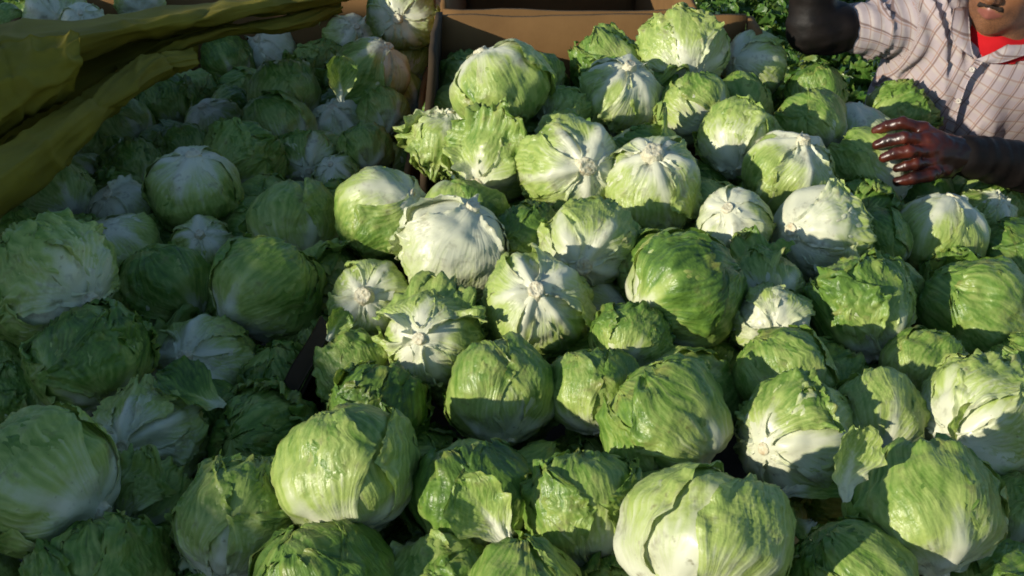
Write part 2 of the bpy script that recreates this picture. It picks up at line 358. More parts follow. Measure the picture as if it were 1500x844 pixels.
# ------------------------------------------------------------------ boxes and sheets
def slab(name, pts_top, z_bot, thick, mat, parent=None, flare=0.0, wob=0.006, seed=0, nz=10):
    """an upright corrugated-board wall along a polyline of (x, y, ztop), with thickness and slight buckling"""
    P = []
    for k in range(len(pts_top) - 1):
        a, b = np.array(pts_top[k], float), np.array(pts_top[k + 1], float); n = max(3, int(np.linalg.norm(b - a) / .04))
        for j in range(n + (k == len(pts_top) - 2)): P.append(a + (b - a) * j / n)
    P = np.array(P); nu = len(P)
    tg = np.gradient(P[:, :2], axis=0); tg /= np.linalg.norm(tg, axis=1)[:, None]; nr = np.stack([tg[:, 1], -tg[:, 0]], -1)
    def sheet(off):
        rows = []
        for i in range(nz):
            f = i / (nz - 1.0)
            z = P[:, 2] * (1 - f) + z_bot * f
            w_ = wob * pnoise(P[:, 0] * 4 + seed, P[:, 1] * 4, z * 4) + .35 * wob * pnoise(P[:, 0] * 13 + seed, P[:, 1] * 13, z * 13)
            ztop = z + (0.006 * pnoise(P[:, 0] * 9 + seed, P[:, 1] * 9, 1.5) if i == 0 else 0)
            rows.append(np.concatenate([P[:, :2] + nr * (off + w_ + flare * (1 - f))[:, None], np.broadcast_to(ztop, (nu,))[:, None]], 1))
        return np.array(rows)
    A, B = sheet(np.zeros(nu)), sheet(np.full(nu, thick))
    V = np.concatenate([A.reshape(-1, 3), B.reshape(-1, 3)]); m0 = nu * nz
    F1 = grid_faces(nu, nz); F2 = grid_faces(nu, nz)[:, ::-1] + m0
    top = np.array([[j, j + 1, m0 + j + 1, m0 + j] for j in range(nu - 1)])[:, ::-1]
    bt = np.array([[m0 - nu + j, m0 - nu + j + 1, 2 * m0 - nu + j + 1, 2 * m0 - nu + j] for j in range(nu - 1)])
    s1 = np.array([[i * nu, (i + 1) * nu, m0 + (i + 1) * nu, m0 + i * nu] for i in range(nz - 1)])
    s2 = s1 + nu - 1; s2 = s2[:, ::-1]
    me = mesh_np(name, V, np.concatenate([F1, F2, top, bt, s1, s2]), mat, False)
    return obj(name, me, parent)

def box_np(lo, hi):
    x0, y0, z0 = lo; x1, y1, z1 = hi
    V = [(x0,y0,z0),(x1,y0,z0),(x1,y1,z0),(x0,y1,z0),(x0,y0,z1),(x1,y0,z1),(x1,y1,z1),(x0,y1,z1)]
    Fc = [(0,3,2,1),(4,5,6,7),(0,1,5,4),(1,2,6,5),(2,3,7,6),(3,0,4,7)]
    return np.array(V, float), np.array(Fc)
def bevel_box(name, lo, hi, mat, parent=None, bev=.01):
    bm = bmesh.new(); V, Fc = box_np(lo, hi)
    vs_ = [bm.verts.new(v) for v in V]
    for f in Fc: bm.faces.new([vs_[i] for i in f])
    bmesh.ops.bevel(bm, geom=bm.edges[:], offset=bev, segments=2, affect='EDGES')
    me = bpy.data.meshes.new(name); bm.to_mesh(me); bm.free(); me.materials.append(mat)
    return obj(name, me, parent)

DECK = 0.62
# trailer carrying the bins
tr = tag(empty('trailer', (0, 1.6, 0)), 'low flat steel trailer deck hidden under the bins of lettuce', 'trailer')
def tpart(name, lo, hi, mat=MDECK, bev=.01):
    o = bevel_box(name, lo, hi, mat, None, bev); o.parent = tr; o.matrix_parent_inverse = Matrix.Translation((0, -1.6, 0)); return o
tpart('deck', (-1.28, .35, DECK - .06), (1.45, 2.12, DECK - .004)); tpart('deck', (-1.28, 2.124, DECK - .06), (.52, 4.5, DECK - .004))
tpart('side_rail', (-1.28, .35, DECK - .20), (-1.20, 4.5, DECK - .062)); tpart('side_rail', (1.37, .35, DECK - .20), (1.45, 2.12, DECK - .062))
MTYRE = simple_mat('tyre_rubber', [(.3, (.012, .012, .012)), (.7, (.03, .028, .025))], 20, .9)
for wx_ in (-1.02, 1.15):
    for wy_ in (.9, 1.65):
        V, Fc = lathe([(.14, -.09), (.24, -.10), (.27, -.07), (.28, 0), (.27, .07), (.24, .10), (.14, .09), (.12, .05), (.02, .05), (.02, -.05), (.12, -.05), (.14, -.09)], 28)
        V = np.stack([V[:, 2] + wx_, V[:, 0] + wy_, V[:, 1] + .28], -1)
        o = obj('wheel', mesh_np('wheel', V, Fc, MTYRE), tr); o.matrix_parent_inverse = Matrix.Translation((0, -1.6, 0))

RIM = 1.40
# the sunlit bin: walls of corrugated board
bn = tag(empty('cardboard_bin', (.15, 1.6, DECK)), 'brown cardboard bin heaped with sunlit lettuce, its back wall showing', 'bin')
def under(o, p):
    o.parent = p; o.matrix_parent_inverse = Matrix.Translation(-Vector(p.location)); return o
under(slab('back_wall', [(-.162, 2.40, RIM), (.49, 2.40, RIM)], DECK, .014, MCARD, wob=.010, seed=3), bn)
under(slab('left_wall', [(-.30, .42, 1.02), (-.32, .80, 1.04), (-.30, 1.10, 1.05), (-.24, 1.40, 1.05), (-.205, 1.65, 1.08), (-.178, 1.95, 1.12), (-.170, 2.06, 1.34), (-.168, 2.12, RIM), (-.166, 2.396, RIM + .004)], DECK, -.014, MSHADED, wob=.012, seed=9, flare=.02), bn)
under(slab('right_wall', [(.494, 2.396, RIM - .004), (.498, 2.31, RIM - .010), (.499, 2.29, 1.10), (.54, 1.7, 1.05), (.54, .42, 1.0)], DECK, -.014, MCARD, wob=.008, seed=15), bn)
under(slab('front_wall', [(-.295, .41, 1.0), (.535, .41, 1.0)], DECK, -.014, MCARD, seed=21), bn)
# the shaded bin on the left
b2 = tag(empty('cardboard_bin', (-.75, 1.8, DECK)), 'cardboard bin of shaded lettuce on the left, mostly covered', 'bin')
under(slab('right_wall', [(-.36, .42, 1.0), (-.36, 1.1, 1.08), (-.27, 1.6, 1.12), (-.232, 2.0, 1.08), (-.215, 2.4, 1.12), (-.205, 3.15, 1.15)], DECK, -.012, MCARD, wob=.008, seed=31), b2)
under(slab('back_wall', [(-1.24, 3.16, 1.22), (-.21, 3.16, 1.22)], DECK, .012, MCARD, wob=.008, seed=37), b2)
under(slab('left_wall', [(-1.24, .42, 1.25), (-1.24, 3.15, 1.25)], DECK, .012, MCARD, wob=.008, seed=41), b2)
b4 = tag(empty('cardboard_bin', (.95, 1.3, DECK)), 'cardboard bin at right between the heap and the man, hidden under lettuce', 'bin')
under(slab('back_wall', [(.556, 2.10, 1.12), (1.40, 2.10, 1.10)], DECK, .014, MCARD, wob=.010, seed=71), b4)
under(slab('right_wall', [(1.41, 2.096, 1.10), (1.41, .42, 1.05)], DECK, -.014, MCARD, wob=.010, seed=73), b4)
# an empty bin standing behind the sunlit one
b3 = tag(empty('cardboard_bin', (.15, 2.9, DECK)), 'dark empty cardboard bin behind the back wall at the top edge', 'bin')
under(slab('front_wall', [(-.150, 2.50, RIM - .02), (.40, 2.50, RIM - .02)], DECK, .012, MCARD, seed=51), b3)
under(slab('back_wall', [(-.150, 3.65, RIM - .03), (.40, 3.65, RIM - .03)], DECK, .012, MCARD, seed=57), b3)
under(slab('left_wall', [(-.156, 2.505, RIM - .01), (-.156, 3.645, RIM - .01)], DECK, .012, MCARD, seed=61), b3)
under(slab('right_wall', [(.406, 2.505, RIM - .015), (.406, 3.645, RIM - .015)], DECK, -.012, MCARD, seed=67), b3)
# bin beyond the tarp is the far end of the shaded bin; an unseen truck body is added on the left to block the sun
MBLOCKTRUCK = simple_mat('added_truck_paint', [(.3, (.42, .42, .40)), (.7, (.55, .55, .52))], 3.0, .5, .1)
tk = tag(empty('added_shade_truck', (-3.7, 0, 0)), 'unseen pale box truck added left of the bins to shade them', 'truck')
TE = 1.38; TTOP = 2.262
def kp(name, lo, hi, mat=MBLOCKTRUCK, bev=.02): return under(bevel_box(name, lo, hi, mat, None, bev), tk)
kp('cargo_box', (-5.0, -6.0, .85), (-3.0, TE, TTOP))
for k in range(9): kp('side_rib', (-3.0, -5.6 + k * .75, .95), (-2.965, -5.54 + k * .75, TTOP - .1), bev=.008)
kp('chassis', (-4.6, -7.8, .55), (-3.4, TE - .1, .845), MDECK)
kp('cab', (-4.95, -7.9, .5), (-3.05, -6.15, 2.2), MBLOCKTRUCK, .12)
for wy_ in (-7.2, -.6, .4):
    for wx_ in (-4.75, -3.25):
        V, Fc = lathe([(.2, -.12), (.42, -.13), (.47, -.09), (.48, 0), (.47, .09), (.42, .13), (.2, .12), (.02, .06), (.02, -.06), (.2, -.12)], 28)
        V = np.stack([V[:, 2] + wx_, V[:, 0] + wy_, V[:, 1] + .48], -1)
        under(obj('wheel', mesh_np('wheel', V, Fc, MTYRE)), tk)

# ------------------------------------------------------------------ folded tarp
def spline(P, n):
    P = np.array(P, float); k = len(P); t = np.linspace(0, k - 1, n); i = np.clip(np.floor(t).astype(int), 0, k - 2); f = (t - i)[:, None]
    Pm = np.concatenate([[2 * P[0] - P[1]], P, [2 * P[-1] - P[-2]]])
    a, b, c, d = Pm[i], Pm[i + 1], Pm[i + 2], Pm[i + 3]
    return .5 * ((2 * b) + (-a + c) * f + (2 * a - 5 * b + 4 * c - d) * f ** 2 + (-a + 3 * b - 3 * c + d) * f ** 3)
def cloth(name, rows, nu, nv, mat, parent, seed, amp=.006, thick=.004, crease=None):
    g = np.array([spline([tuple(at(*p)) for p in r], nu) for r in rows])
    G = np.stack([spline(g[:, j], nv) for j in range(nu)], 1)
    x, y, z = G[..., 0], G[..., 1], G[..., 2]
    t = np.linspace(0, 1, nu)[None, :]; r_ = np.linspace(0, 1, nv)[:, None]
    w = amp * (pnoise(x * 7 + seed, y * 7, z * 7) + .5 * pnoise(t * 9 + r_ * 5 + seed, r_ * 11 - t * 3, seed * 1.0) + .3 * pnoise(x * 22, y * 22 + seed, z * 22))
    if crease:
        for (tc_, wd, am, sl) in crease: w = w + am * np.exp(-np.abs((t - tc_ - sl * (r_ - .5)) / wd)) * (.4 + .6 * np.abs(pnoise(r_ * 4 + tc_ * 30, t * 2, seed)))
        rdg = 1 - 2.2 * np.abs(pnoise(t * 3.2 + r_ * 1.2 + seed, r_ * 4.5 + t, seed * .7)); w = w + amp * 1.6 * np.clip(rdg, 0, 1) ** 2
    nrm = np.cross(np.gradient(G, axis=0), np.gradient(G, axis=1)); nrm /= np.linalg.norm(nrm, axis=2)[..., None] + 1e-9
    G = G + nrm * w[..., None]
    A = G.reshape(-1, 3); B = (G - nrm * thick).reshape(-1, 3); m0 = len(A)
    Fa = grid_faces(nu, nv); Fb = Fa[:, ::-1] + m0
    ring = [j for j in range(nu)] + [i * nu + nu - 1 for i in range(1, nv)] + [(nv - 1) * nu + j for j in range(nu - 2, -1, -1)] + [i * nu for i in range(nv - 2, 0, -1)]
    sd_ = np.array([[ring[k], ring[(k + 1) % len(ring)], ring[(k + 1) % len(ring)] + m0, ring[k] + m0] for k in range(len(ring))])
    return obj(name, mesh_np(name, np.concatenate([A, B]), np.concatenate([Fa, Fb, sd_]), mat), parent)
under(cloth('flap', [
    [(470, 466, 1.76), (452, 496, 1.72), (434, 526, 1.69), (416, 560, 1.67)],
    [(486, 486, 1.74), (468, 518, 1.71), (450, 550, 1.68), (432, 584, 1.66)]], 40, 8, MSHADED, None, 27, .003, .006), bn)
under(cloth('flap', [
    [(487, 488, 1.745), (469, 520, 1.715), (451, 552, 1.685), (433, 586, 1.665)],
    [(512, 530, 1.86), (494, 560, 1.83), (474, 594, 1.80), (452, 630, 1.78)]], 40, 8, MSHADED, None, 29, .003, .006), bn)
tp = tag(empty('tarp', (-.8, 2.0, 1.2)), 'folded olive-yellow tarp lying across the shaded lettuce at upper left', 'tarp')
o = cloth('upper_fold', [
    [(-120, 96, 2.60), (60, 84, 2.62), (220, 58, 2.72), (380, 26, 2.86), (520, 2, 2.95)],
    [(-120, 52, 2.42), (60, 40, 2.46), (220, 20, 2.58), (380, 2, 2.74), (520, -18, 2.86)],
    [(-120, 64, 2.20), (50, 52, 2.26), (220, 28, 2.42), (380, 4, 2.62), (520, -14, 2.80)],
    [(-120, 100, 2.12), (60, 70, 2.20), (220, 40, 2.38), (380, 12, 2.58), (515, -8, 2.76)],
    [(-120, 130, 2.16), (70, 92, 2.24), (215, 52, 2.42), (380, 20, 2.62), (510, -3, 2.80)],
    [(-120, 140, 2.26), (66, 96, 2.36), (210, 54, 2.54), (375, 22, 2.72), (505, 0, 2.88)]], 120, 60, MTARP, None, 3, .006, .003, [(.18, .02, .012, -.15), (.46, .02, .014, .2), (.62, .015, -.012, -.1), (.78, .015, .010, .1)])
under(o, tp)
o = cloth('hanging_flap', [
    [(-120, 66, 2.12), (-20, 60, 2.14), (60, 54, 2.17), (116, 48, 2.20)],
    [(-120, 130, 2.04), (-20, 112, 2.07), (58, 92, 2.11), (118, 80, 2.16)],
    [(-120, 200, 2.02), (-25, 168, 2.05), (52, 134, 2.10), (114, 112, 2.17)],
    [(-120, 256, 2.05), (-30, 206, 2.09), (44, 164, 2.14), (100, 138, 2.22)],
    [(-120, 262, 2.16), (-32, 212, 2.20), (40, 168, 2.25), (94, 142, 2.33)]], 70, 50, MTARP, None, 7, .008, .003, [(.55, .02, -.014, .3), (.25, .03, .012, -.3)])
under(o, tp)
o = cloth('lower_fold', [
    [(-120, 300, 2.10), (40, 200, 2.22), (150, 124, 2.36), (225, 84, 2.46), (284, 74, 2.5)],
    [(-120, 290, 1.90), (40, 198, 2.08), (140, 130, 2.24), (220, 88, 2.36), (286, 80, 2.44)],
    [(-120, 306, 1.78), (40, 212, 1.98), (140, 144, 2.16), (222, 94, 2.32), (290, 84, 2.42)],
    [(-120, 350, 1.74), (40, 248, 1.94), (140, 170, 2.13), (226, 106, 2.31), (290, 88, 2.42)],
    [(-120, 405, 1.80), (38, 288, 1.98), (140, 190, 2.17), (228, 118, 2.34), (288, 92, 2.44)],
    [(-120, 400, 1.92), (36, 282, 2.10), (138, 186, 2.28), (226, 116, 2.42), (286, 92, 2.5)]], 110, 60, MTARP, None, 11, .006, .003, [(.30, .012, .014, .2), (.52, .010, -.012, .25), (.66, .012, .012, -.2), (.83, .01, -.01, .1)])
under(o, tp)
o = cloth('gap_darkening_fold', [  # extra tarp layer added behind the folds to keep their gap dark
    [(-120, 190, 2.34), (60, 110, 2.42), (200, 62, 2.52), (290, 48, 2.62)],
    [(-120, 270, 2.26), (60, 160, 2.36), (200, 88, 2.48), (290, 66, 2.58)],
    [(-120, 350, 2.30), (60, 225, 2.42), (200, 118, 2.54), (290, 92, 2.62)]], 50, 24, MTARP, None, 23, .005)
under(o, tp)
o = cloth('twisted_edge', [
    [(170, 96, 2.46), (240, 66, 2.52), (330, 40, 2.62), (420, 26, 2.70), (500, 4, 2.86)],
    [(172, 100, 2.43), (242, 70, 2.48), (332, 44, 2.58), (422, 30, 2.66), (500, 8, 2.84)],
    [(172, 106, 2.43), (242, 78, 2.48), (334, 46, 2.58), (424, 42, 2.66), (500, 14, 2.84)],
    [(172, 108, 2.48), (242, 80, 2.53), (334, 50, 2.63), (424, 44, 2.71), (500, 16, 2.88)]], 70, 24, MTARP, None, 19, .006, .003, [(.3, .02, .01, .1), (.6, .02, -.01, .1)])
under(o, tp)

# ------------------------------------------------------------------ the heads
GROUPS = ['lettuce heads heaped in the sunlit bin', 'lettuce heads in the shaded bin', 'lettuce heads beyond the tarp']
HEADS = [
(-0.019,2.017,1.378,0.0847,-0.45,0.75,0.1,'tight',0.15,0,'tall bright head at upper left of sunlit heap against the cardboard wall'),
(-0.127,2.002,1.271,0.0609,0.2,0.8,0.3,'open',0.35,0,'small torn head on the left rim of the heap above a veined head'),
(-0.035,1.895,1.283,0.0739,-0.3,-0.5,0.6,'open',0.1,0,'glossy bulging head left of the top star-ribbed stem'),
(0.102,1.808,1.312,0.0811,0.25,-0.08,0.95,'stem',0.55,0,'head with round cut stem and star of pale ribs, beside white-ribbed twin'),
(0.232,1.753,1.302,0.0793,-0.05,0.62,0.75,'stem',0.8,0,'white-ribbed upturned head just right of the round cut stem head'),
(0.205,2.110,1.317,0.0760,0.2,0.68,0.7,'stem',0.75,0,'white-topped upturned head high on heap in front of cardboard'),
(0.346,2.249,1.369,0.0820,0.1,-0.75,0.6,'frilly',0.3,0,'topmost head with pale ribs in front, against the lit cardboard'),
(0.503,2.316,1.313,0.0666,-0.75,0.1,0.55,'tight',0.35,0,'smooth bluish head in shade at right end of the cardboard wall'),
(0.194,2.269,1.329,0.0722,0.3,-0.7,0.1,'frilly',-0.05,0,'dark frilled head behind the white-topped one below the cardboard'),
(0.045,2.207,1.317,0.0571,0.5,-0.6,0.2,'tight',0.05,0,'half-hidden head tucked right of the tall bright head'),
(0.093,2.059,1.309,0.0515,-0.5,-0.5,0.4,'frilly',0.3,0,'small pale crumpled head between tall bright head and white-topped head'),
(0.351,2.083,1.310,0.0650,0.4,-0.5,0.5,'tight',0.2,0,'shaded smooth head under the topmost head'),
(0.415,1.957,1.294,0.0744,-0.1,-0.75,0.55,'frilly',0.3,0,'fan-veined head with frilled crown and pale foot below the topmost head'),
(0.573,2.075,1.283,0.0652,0.3,-0.6,0.2,'tight',-0.1,0,'shaded green head between fan-veined head and the pale smooth one'),
(0.624,2.261,1.271,0.0589,0.1,-0.7,0.1,'tight',-0.25,0,'dark low head under the scrap of lit cardboard corner'),
(0.667,2.124,1.233,0.0698,-0.1,0.8,0.2,'tight',0.6,0,'pale smooth head just behind the one under the gloved hand'),
(0.659,1.960,1.238,0.0792,0.5,-0.6,0.4,'tight',0.15,0,'bright head under the gloved fingers'),
(0.814,2.292,1.219,0.0659,-0.5,-0.5,-0.1,'frilly',0,0,'frilled bright head against the plaid shirt'),
(0.480,1.844,1.283,0.0711,0.2,0.72,0.6,'stem',0.5,0,"head with pointed pale stem end turned up left of the gloved hand's head"),
(0.356,1.661,1.275,0.0613,-0.3,0.4,0.75,'tight',0.5,0,'pale ribbed head right of the white-ribbed twin, half shaded'),
(0.495,1.664,1.261,0.0781,-0.75,0.05,0.62,'cut',0.8,0,'cut-open pale head showing white inner leaves'),
(0.722,1.753,1.202,0.0768,0.2,0.75,0.3,'tight',-0.05,0,'round green head with sunlit square patch below the glove'),
(0.852,1.744,1.159,0.0773,0.5,-0.5,0.1,'tight',-0.2,0,'shaded head at the right edge below the forearm'),
(0.248,1.433,1.286,0.0810,-0.75,-0.35,0.2,'tight',-0.4,0,'large dark green glossy head in the middle of the heap'),
(0.369,1.405,1.253,0.0514,-0.1,-0.25,0.85,'cut',0.5,0,'small pale head beside the large dark green head'),
(0.508,1.456,1.240,0.0780,0.25,-0.75,0.4,'frilly',-0.05,0,'blocky green head with drooping torn wrapper below the cut-open head'),
(0.697,1.500,1.209,0.0826,0.7,-0.5,-0.1,'tight',-0.15,0,'long glossy head lying sideways near the right edge'),
(0.365,1.282,1.242,0.0656,0.5,-0.7,0.1,'tight',0,0,'smooth domed head below the small pale head'),
(0.578,1.349,1.209,0.0573,-0.5,-0.7,0.1,'tight',-0.05,0,'domed green head between blocky head and white-footed head'),
(0.600,1.196,1.228,0.0819,-0.78,-0.2,0.6,'frilly',0.35,0,'big head with broad white foot and frilled dark crown at right edge'),
(0.467,1.206,1.230,0.0561,-0.1,-0.7,0.4,'tight',0.3,0,'upright shaded head right of the white-cheeked head'),
(0.354,1.161,1.233,0.0699,-0.72,-0.1,0.65,'frilly',0.2,0,'head with white cheek and ruffled green flap in lower right'),
(0.190,1.172,1.246,0.0752,0.55,-0.65,0.2,'tight',-0.05,0,'wide head with deep curved veins above the biggest front head'),
(0.108,1.259,1.235,0.0595,0.1,-0.7,0.3,'tight',-0.1,0,'shaded upright head between two veined heads at centre'),
(-0.014,1.264,1.233,0.0751,0.15,-0.85,0.35,'tight',0.15,0,'fan-veined head standing on its pale stem at centre'),
(0.035,1.443,1.253,0.0743,-0.02,0.32,0.93,'stem',0.6,0,'flat head with cut stem and star of cream ribs at centre'),
(-0.088,1.599,1.266,0.0799,0.35,0.8,0.45,'white',0.95,0,'very white smooth head with green wrapper behind, left of centre'),
(0.114,1.590,1.275,0.0709,-0.1,-0.42,0.88,'stem',0.75,0,'white head with stub of stem turned to the viewer above the star-ribbed one'),
(0.024,1.651,1.264,0.0525,0.3,-0.7,0.1,'frilly',-0.35,0,'dark head sunk between the very white head and the stub-stemmed one'),
(0.163,1.356,1.255,0.0520,-0.2,-0.6,0.3,'frilly',-0.4,0,'dark crumpled head sunk under the large dark green head'),
(-0.220,1.768,1.244,0.0776,0.5,0.25,0.35,'tight',0.1,0,'head with bright fan of veins on the left flank of the heap'),
(-0.222,1.565,1.192,0.0621,-0.05,0.15,0.97,'stem',0.6,0,'shaded bluish-white upturned head left of the very white head'),
(-0.110,1.388,1.229,0.0640,-0.2,0.1,0.75,'open',0.2,0,'torn-open head with curled lit wrapper below the very white head'),
(-0.227,1.393,1.179,0.0542,0.6,-0.6,0.1,'tight',0,0,'low shaded head left of the torn-open head'),
(-0.178,1.266,1.197,0.0678,-0.3,-0.7,0.1,'frilly',-0.35,0,'dark frilled head behind the big pale lower left head'),
(-0.195,1.078,1.248,0.0782,0.3,-0.85,0.25,'tight',0.15,0,'big pale head with frilled skirt in lower left'),
(-0.049,1.075,1.214,0.0716,0.1,-0.8,0.2,'tight',-0.45,0,'dark wet head with bluish sheen at bottom centre'),
(0.084,1.037,1.223,0.0689,0.1,-0.8,0.3,'frilly',-0.1,0,'dark-capped head with frilled left margin at bottom centre'),
(0.199,0.913,1.287,0.0838,-0.45,-0.75,0.45,'tight',0.4,0,'biggest smooth front head with pale lower leaves'),
(0.461,1.007,1.253,0.0830,0.1,-0.85,0.3,'tight',0.1,0,'big round vertically veined head at lower right'),
(0.367,0.922,1.221,0.0646,0.3,-0.7,-0.1,'tight',-0.15,0,'dark domed head cut by the bottom edge right of the biggest head'),
(-0.326,1.069,1.183,0.0738,-0.2,-0.75,0.3,'frilly',0.1,0,"ragged half-open head in lower left at the shadow's edge"),
(-0.209,0.951,1.179,0.0800,0.3,-0.8,0.1,'tight',0,0,'smooth domed head cut by bottom edge under the frilled skirt'),
(0.013,0.903,1.207,0.0670,0.1,-0.8,0.1,'tight',0.1,0,'domed head at the bottom edge left of the biggest head'),
(0.626,1.080,1.171,0.0514,-0.5,-0.6,0.3,'tight',-0.1,0,'shaded head at right edge beside the vertically veined head'),
(0.856,1.887,1.173,0.0521,0.3,0.6,0.5,'frilly',0.15,0,'frilled small head below the gauntlet'),
(0.610,1.703,1.228,0.0508,0.4,-0.6,0.1,'tight',-0.25,0,'dark head in the gap right of the cut-open head'),
(0.323,1.132,1.113,0.0480,0.4,-0.5,0.4,'tight',0.1,0,'shaded head hidden behind the biggest front head on its right'),
(0.729,1.390,1.178,0.0542,0.4,-0.6,0.1,'tight',-0.1,0,'head peeping at right edge above the white-footed head'),
(-0.599,1.989,1.186,0.0837,0.1,0.7,0.45,'tight',0.2,1,'shaded head with pale oval patch showing in the middle'),
(-0.392,1.875,1.171,0.0815,0.3,-0.75,0.2,'tight',-0.05,1,'shaded ribbed head beside the sunlit fan-veined one'),
(-0.392,1.611,1.190,0.0831,-0.55,-0.75,0.25,'tight',0.1,1,'large shaded head with glossy notch at its upper left'),
(-0.589,1.710,1.125,0.0791,0.6,-0.6,0.2,'tight',0,1,'shaded domed head left of the glossy-notched one'),
(-0.695,1.526,1.246,0.0931,0.7,-0.3,0.3,'frilly',0.05,1,'big shaded head with vertical ridges at the left edge'),
(-0.706,1.847,1.125,0.0715,-0.3,0.5,0.5,'tight',0.25,1,'smooth bluish shaded head behind the ridged left-edge head'),
(-0.562,1.867,1.125,0.0560,0.1,0.4,0.8,'stem',0.35,1,'small pale shaded head behind the glossy-notched one'),
(-0.608,1.399,1.192,0.0838,0.4,-0.7,0.1,'frilly',-0.3,1,'dark crumpled shaded head below the ridged left-edge head'),
(-0.473,1.496,1.120,0.0739,-0.25,0.2,0.9,'stem',0.6,1,'shaded white-footed head near the dark cardboard flap'),
(-0.501,1.290,1.131,0.0739,-0.15,0.02,0.95,'star',0.7,1,'shaded head with bare star of white ribs in lower left'),
(-0.568,1.103,1.211,0.0870,0.75,-0.35,0.1,'tight',0.1,1,'largest shaded head at the lower left edge'),
(-0.480,1.175,1.115,0.0554,-0.3,-0.5,0.6,'open',0.2,1,'shaded open head between star-ribbed head and lit ragged one'),
(-0.487,1.012,1.129,0.0791,0.3,-0.7,0.1,'frilly',-0.05,1,'shaded head with wet glints at the bottom left edge'),
(-0.728,1.405,1.117,0.0586,0.5,-0.6,0.1,'frilly',-0.2,1,'dark head at left edge above the largest shaded head'),
(-0.543,2.626,1.141,0.0845,0.1,-0.75,0.1,'tight',0.1,1,'ribbed shaded head below the tarp end'),
(-0.535,2.482,1.105,0.0813,0.5,-0.6,0.2,'tight',-0.1,1,'shaded head right under the ribbed one below the tarp'),
(-0.556,2.221,1.143,0.0823,-0.3,-0.6,0.3,'frilly',-0.1,1,'shaded head with rolled dark edge beside the pale oval patch head'),
(-0.448,2.320,1.096,0.0667,0.2,-0.3,0.7,'frilly',0.05,1,'small crumpled shaded head above the ribbed head by the fan-veined one'),
(-0.720,2.614,1.059,0.0690,-0.2,0.6,0.5,'tight',0.25,1,'small pale shaded head behind the rolled-edge one'),
(-0.932,2.609,1.059,0.0722,0.6,-0.4,0.1,'tight',-0.15,1,'dark head just under the lower tarp fold'),
(-0.671,3.150,1.059,0.0747,-0.4,0.4,0.7,'white',0.35,1,'bluish shaded head near the tip of the tarp'),
(-0.780,3.077,1.060,0.0714,0.4,-0.6,0.2,'tight',-0.2,1,'dim head under the tarp tip'),
(-0.409,2.566,1.068,0.0727,-0.1,0.6,0.7,'star',0.6,1,'shaded pale head with rib standing up near the bin wall'),
(-0.338,2.656,1.174,0.0865,0.4,0.5,0.4,'tight',0.15,1,'smooth shaded head in the corner by the bin wall, low front one'),
(-0.281,2.882,1.134,0.0809,-0.1,-0.6,0.4,'tight',0,1,'shaded head pressed against the bin wall behind the smooth one'),
(-0.445,3.166,1.089,0.0805,0.2,0.3,0.8,'open',0.2,1,'shaded leafy head behind the smooth corner head'),
(-0.271,2.836,1.266,0.0814,-0.1,-0.3,0.8,'frilly',0.2,1,'frilly head catching sun at the top edge beside the bin wall'),
(-0.902,2.081,1.122,0.0731,0.5,-0.5,0.3,'tight',0.1,1,'shaded smooth head under the lower tarp fold at left'),
(-0.751,2.019,1.128,0.0581,-0.3,0.5,0.7,'white',0.4,1,'bluish pale small head left of the pale oval patch head'),
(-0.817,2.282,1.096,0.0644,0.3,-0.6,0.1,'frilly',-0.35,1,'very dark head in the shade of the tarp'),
(-0.913,1.898,1.126,0.0529,0.3,-0.6,0.2,'tight',-0.1,1,'dark head behind the ridged left-edge head'),
(-0.299,2.544,1.121,0.0604,0.1,-0.6,0.3,'tight',-0.1,1,'dim head below the smooth corner head'),
(-0.317,2.317,1.123,0.0619,0.1,-0.6,0.3,'tight',-0.1,1,'dim head behind the sunlit fan-veined one'),
(-0.367,2.243,1.092,0.0491,-0.2,0.5,0.7,'frilly',0.3,1,'small pale crumpled head left of the sunlit fan-veined one'),
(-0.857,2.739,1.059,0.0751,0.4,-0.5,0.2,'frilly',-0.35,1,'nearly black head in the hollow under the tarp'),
(-0.742,2.419,1.079,0.0585,0.2,-0.6,0.2,'tight',-0.2,1,'dim head above the pale oval patch head'),
(-0.524,3.059,1.060,0.0673,0.1,-0.6,0.3,'frilly',0,1,'shaded head right of the bluish one near the tarp tip'),
(-0.452,1.385,1.105,0.0522,0.5,-0.6,0.1,'tight',-0.15,1,'dark head under the white-footed shaded one'),
(-1.159,2.902,1.246,0.0764,0.3,-0.3,0.6,'tight',0.45,2,'sunlit pale head beyond the tarp at the top left'),
(-1.281,2.886,1.219,0.0590,-0.4,-0.5,0.2,'tight',0.1,2,'bluish head beyond the tarp at the left edge'),
(-0.994,3.068,1.233,0.0656,0.2,-0.5,0.5,'tight',0.4,2,'sunlit head peeping over the tarp at the top edge'),
(-1.056,2.792,1.255,0.0503,0.2,0.3,0.7,'white',0.5,2,"small pale head resting against the tarp's top fold"),
]
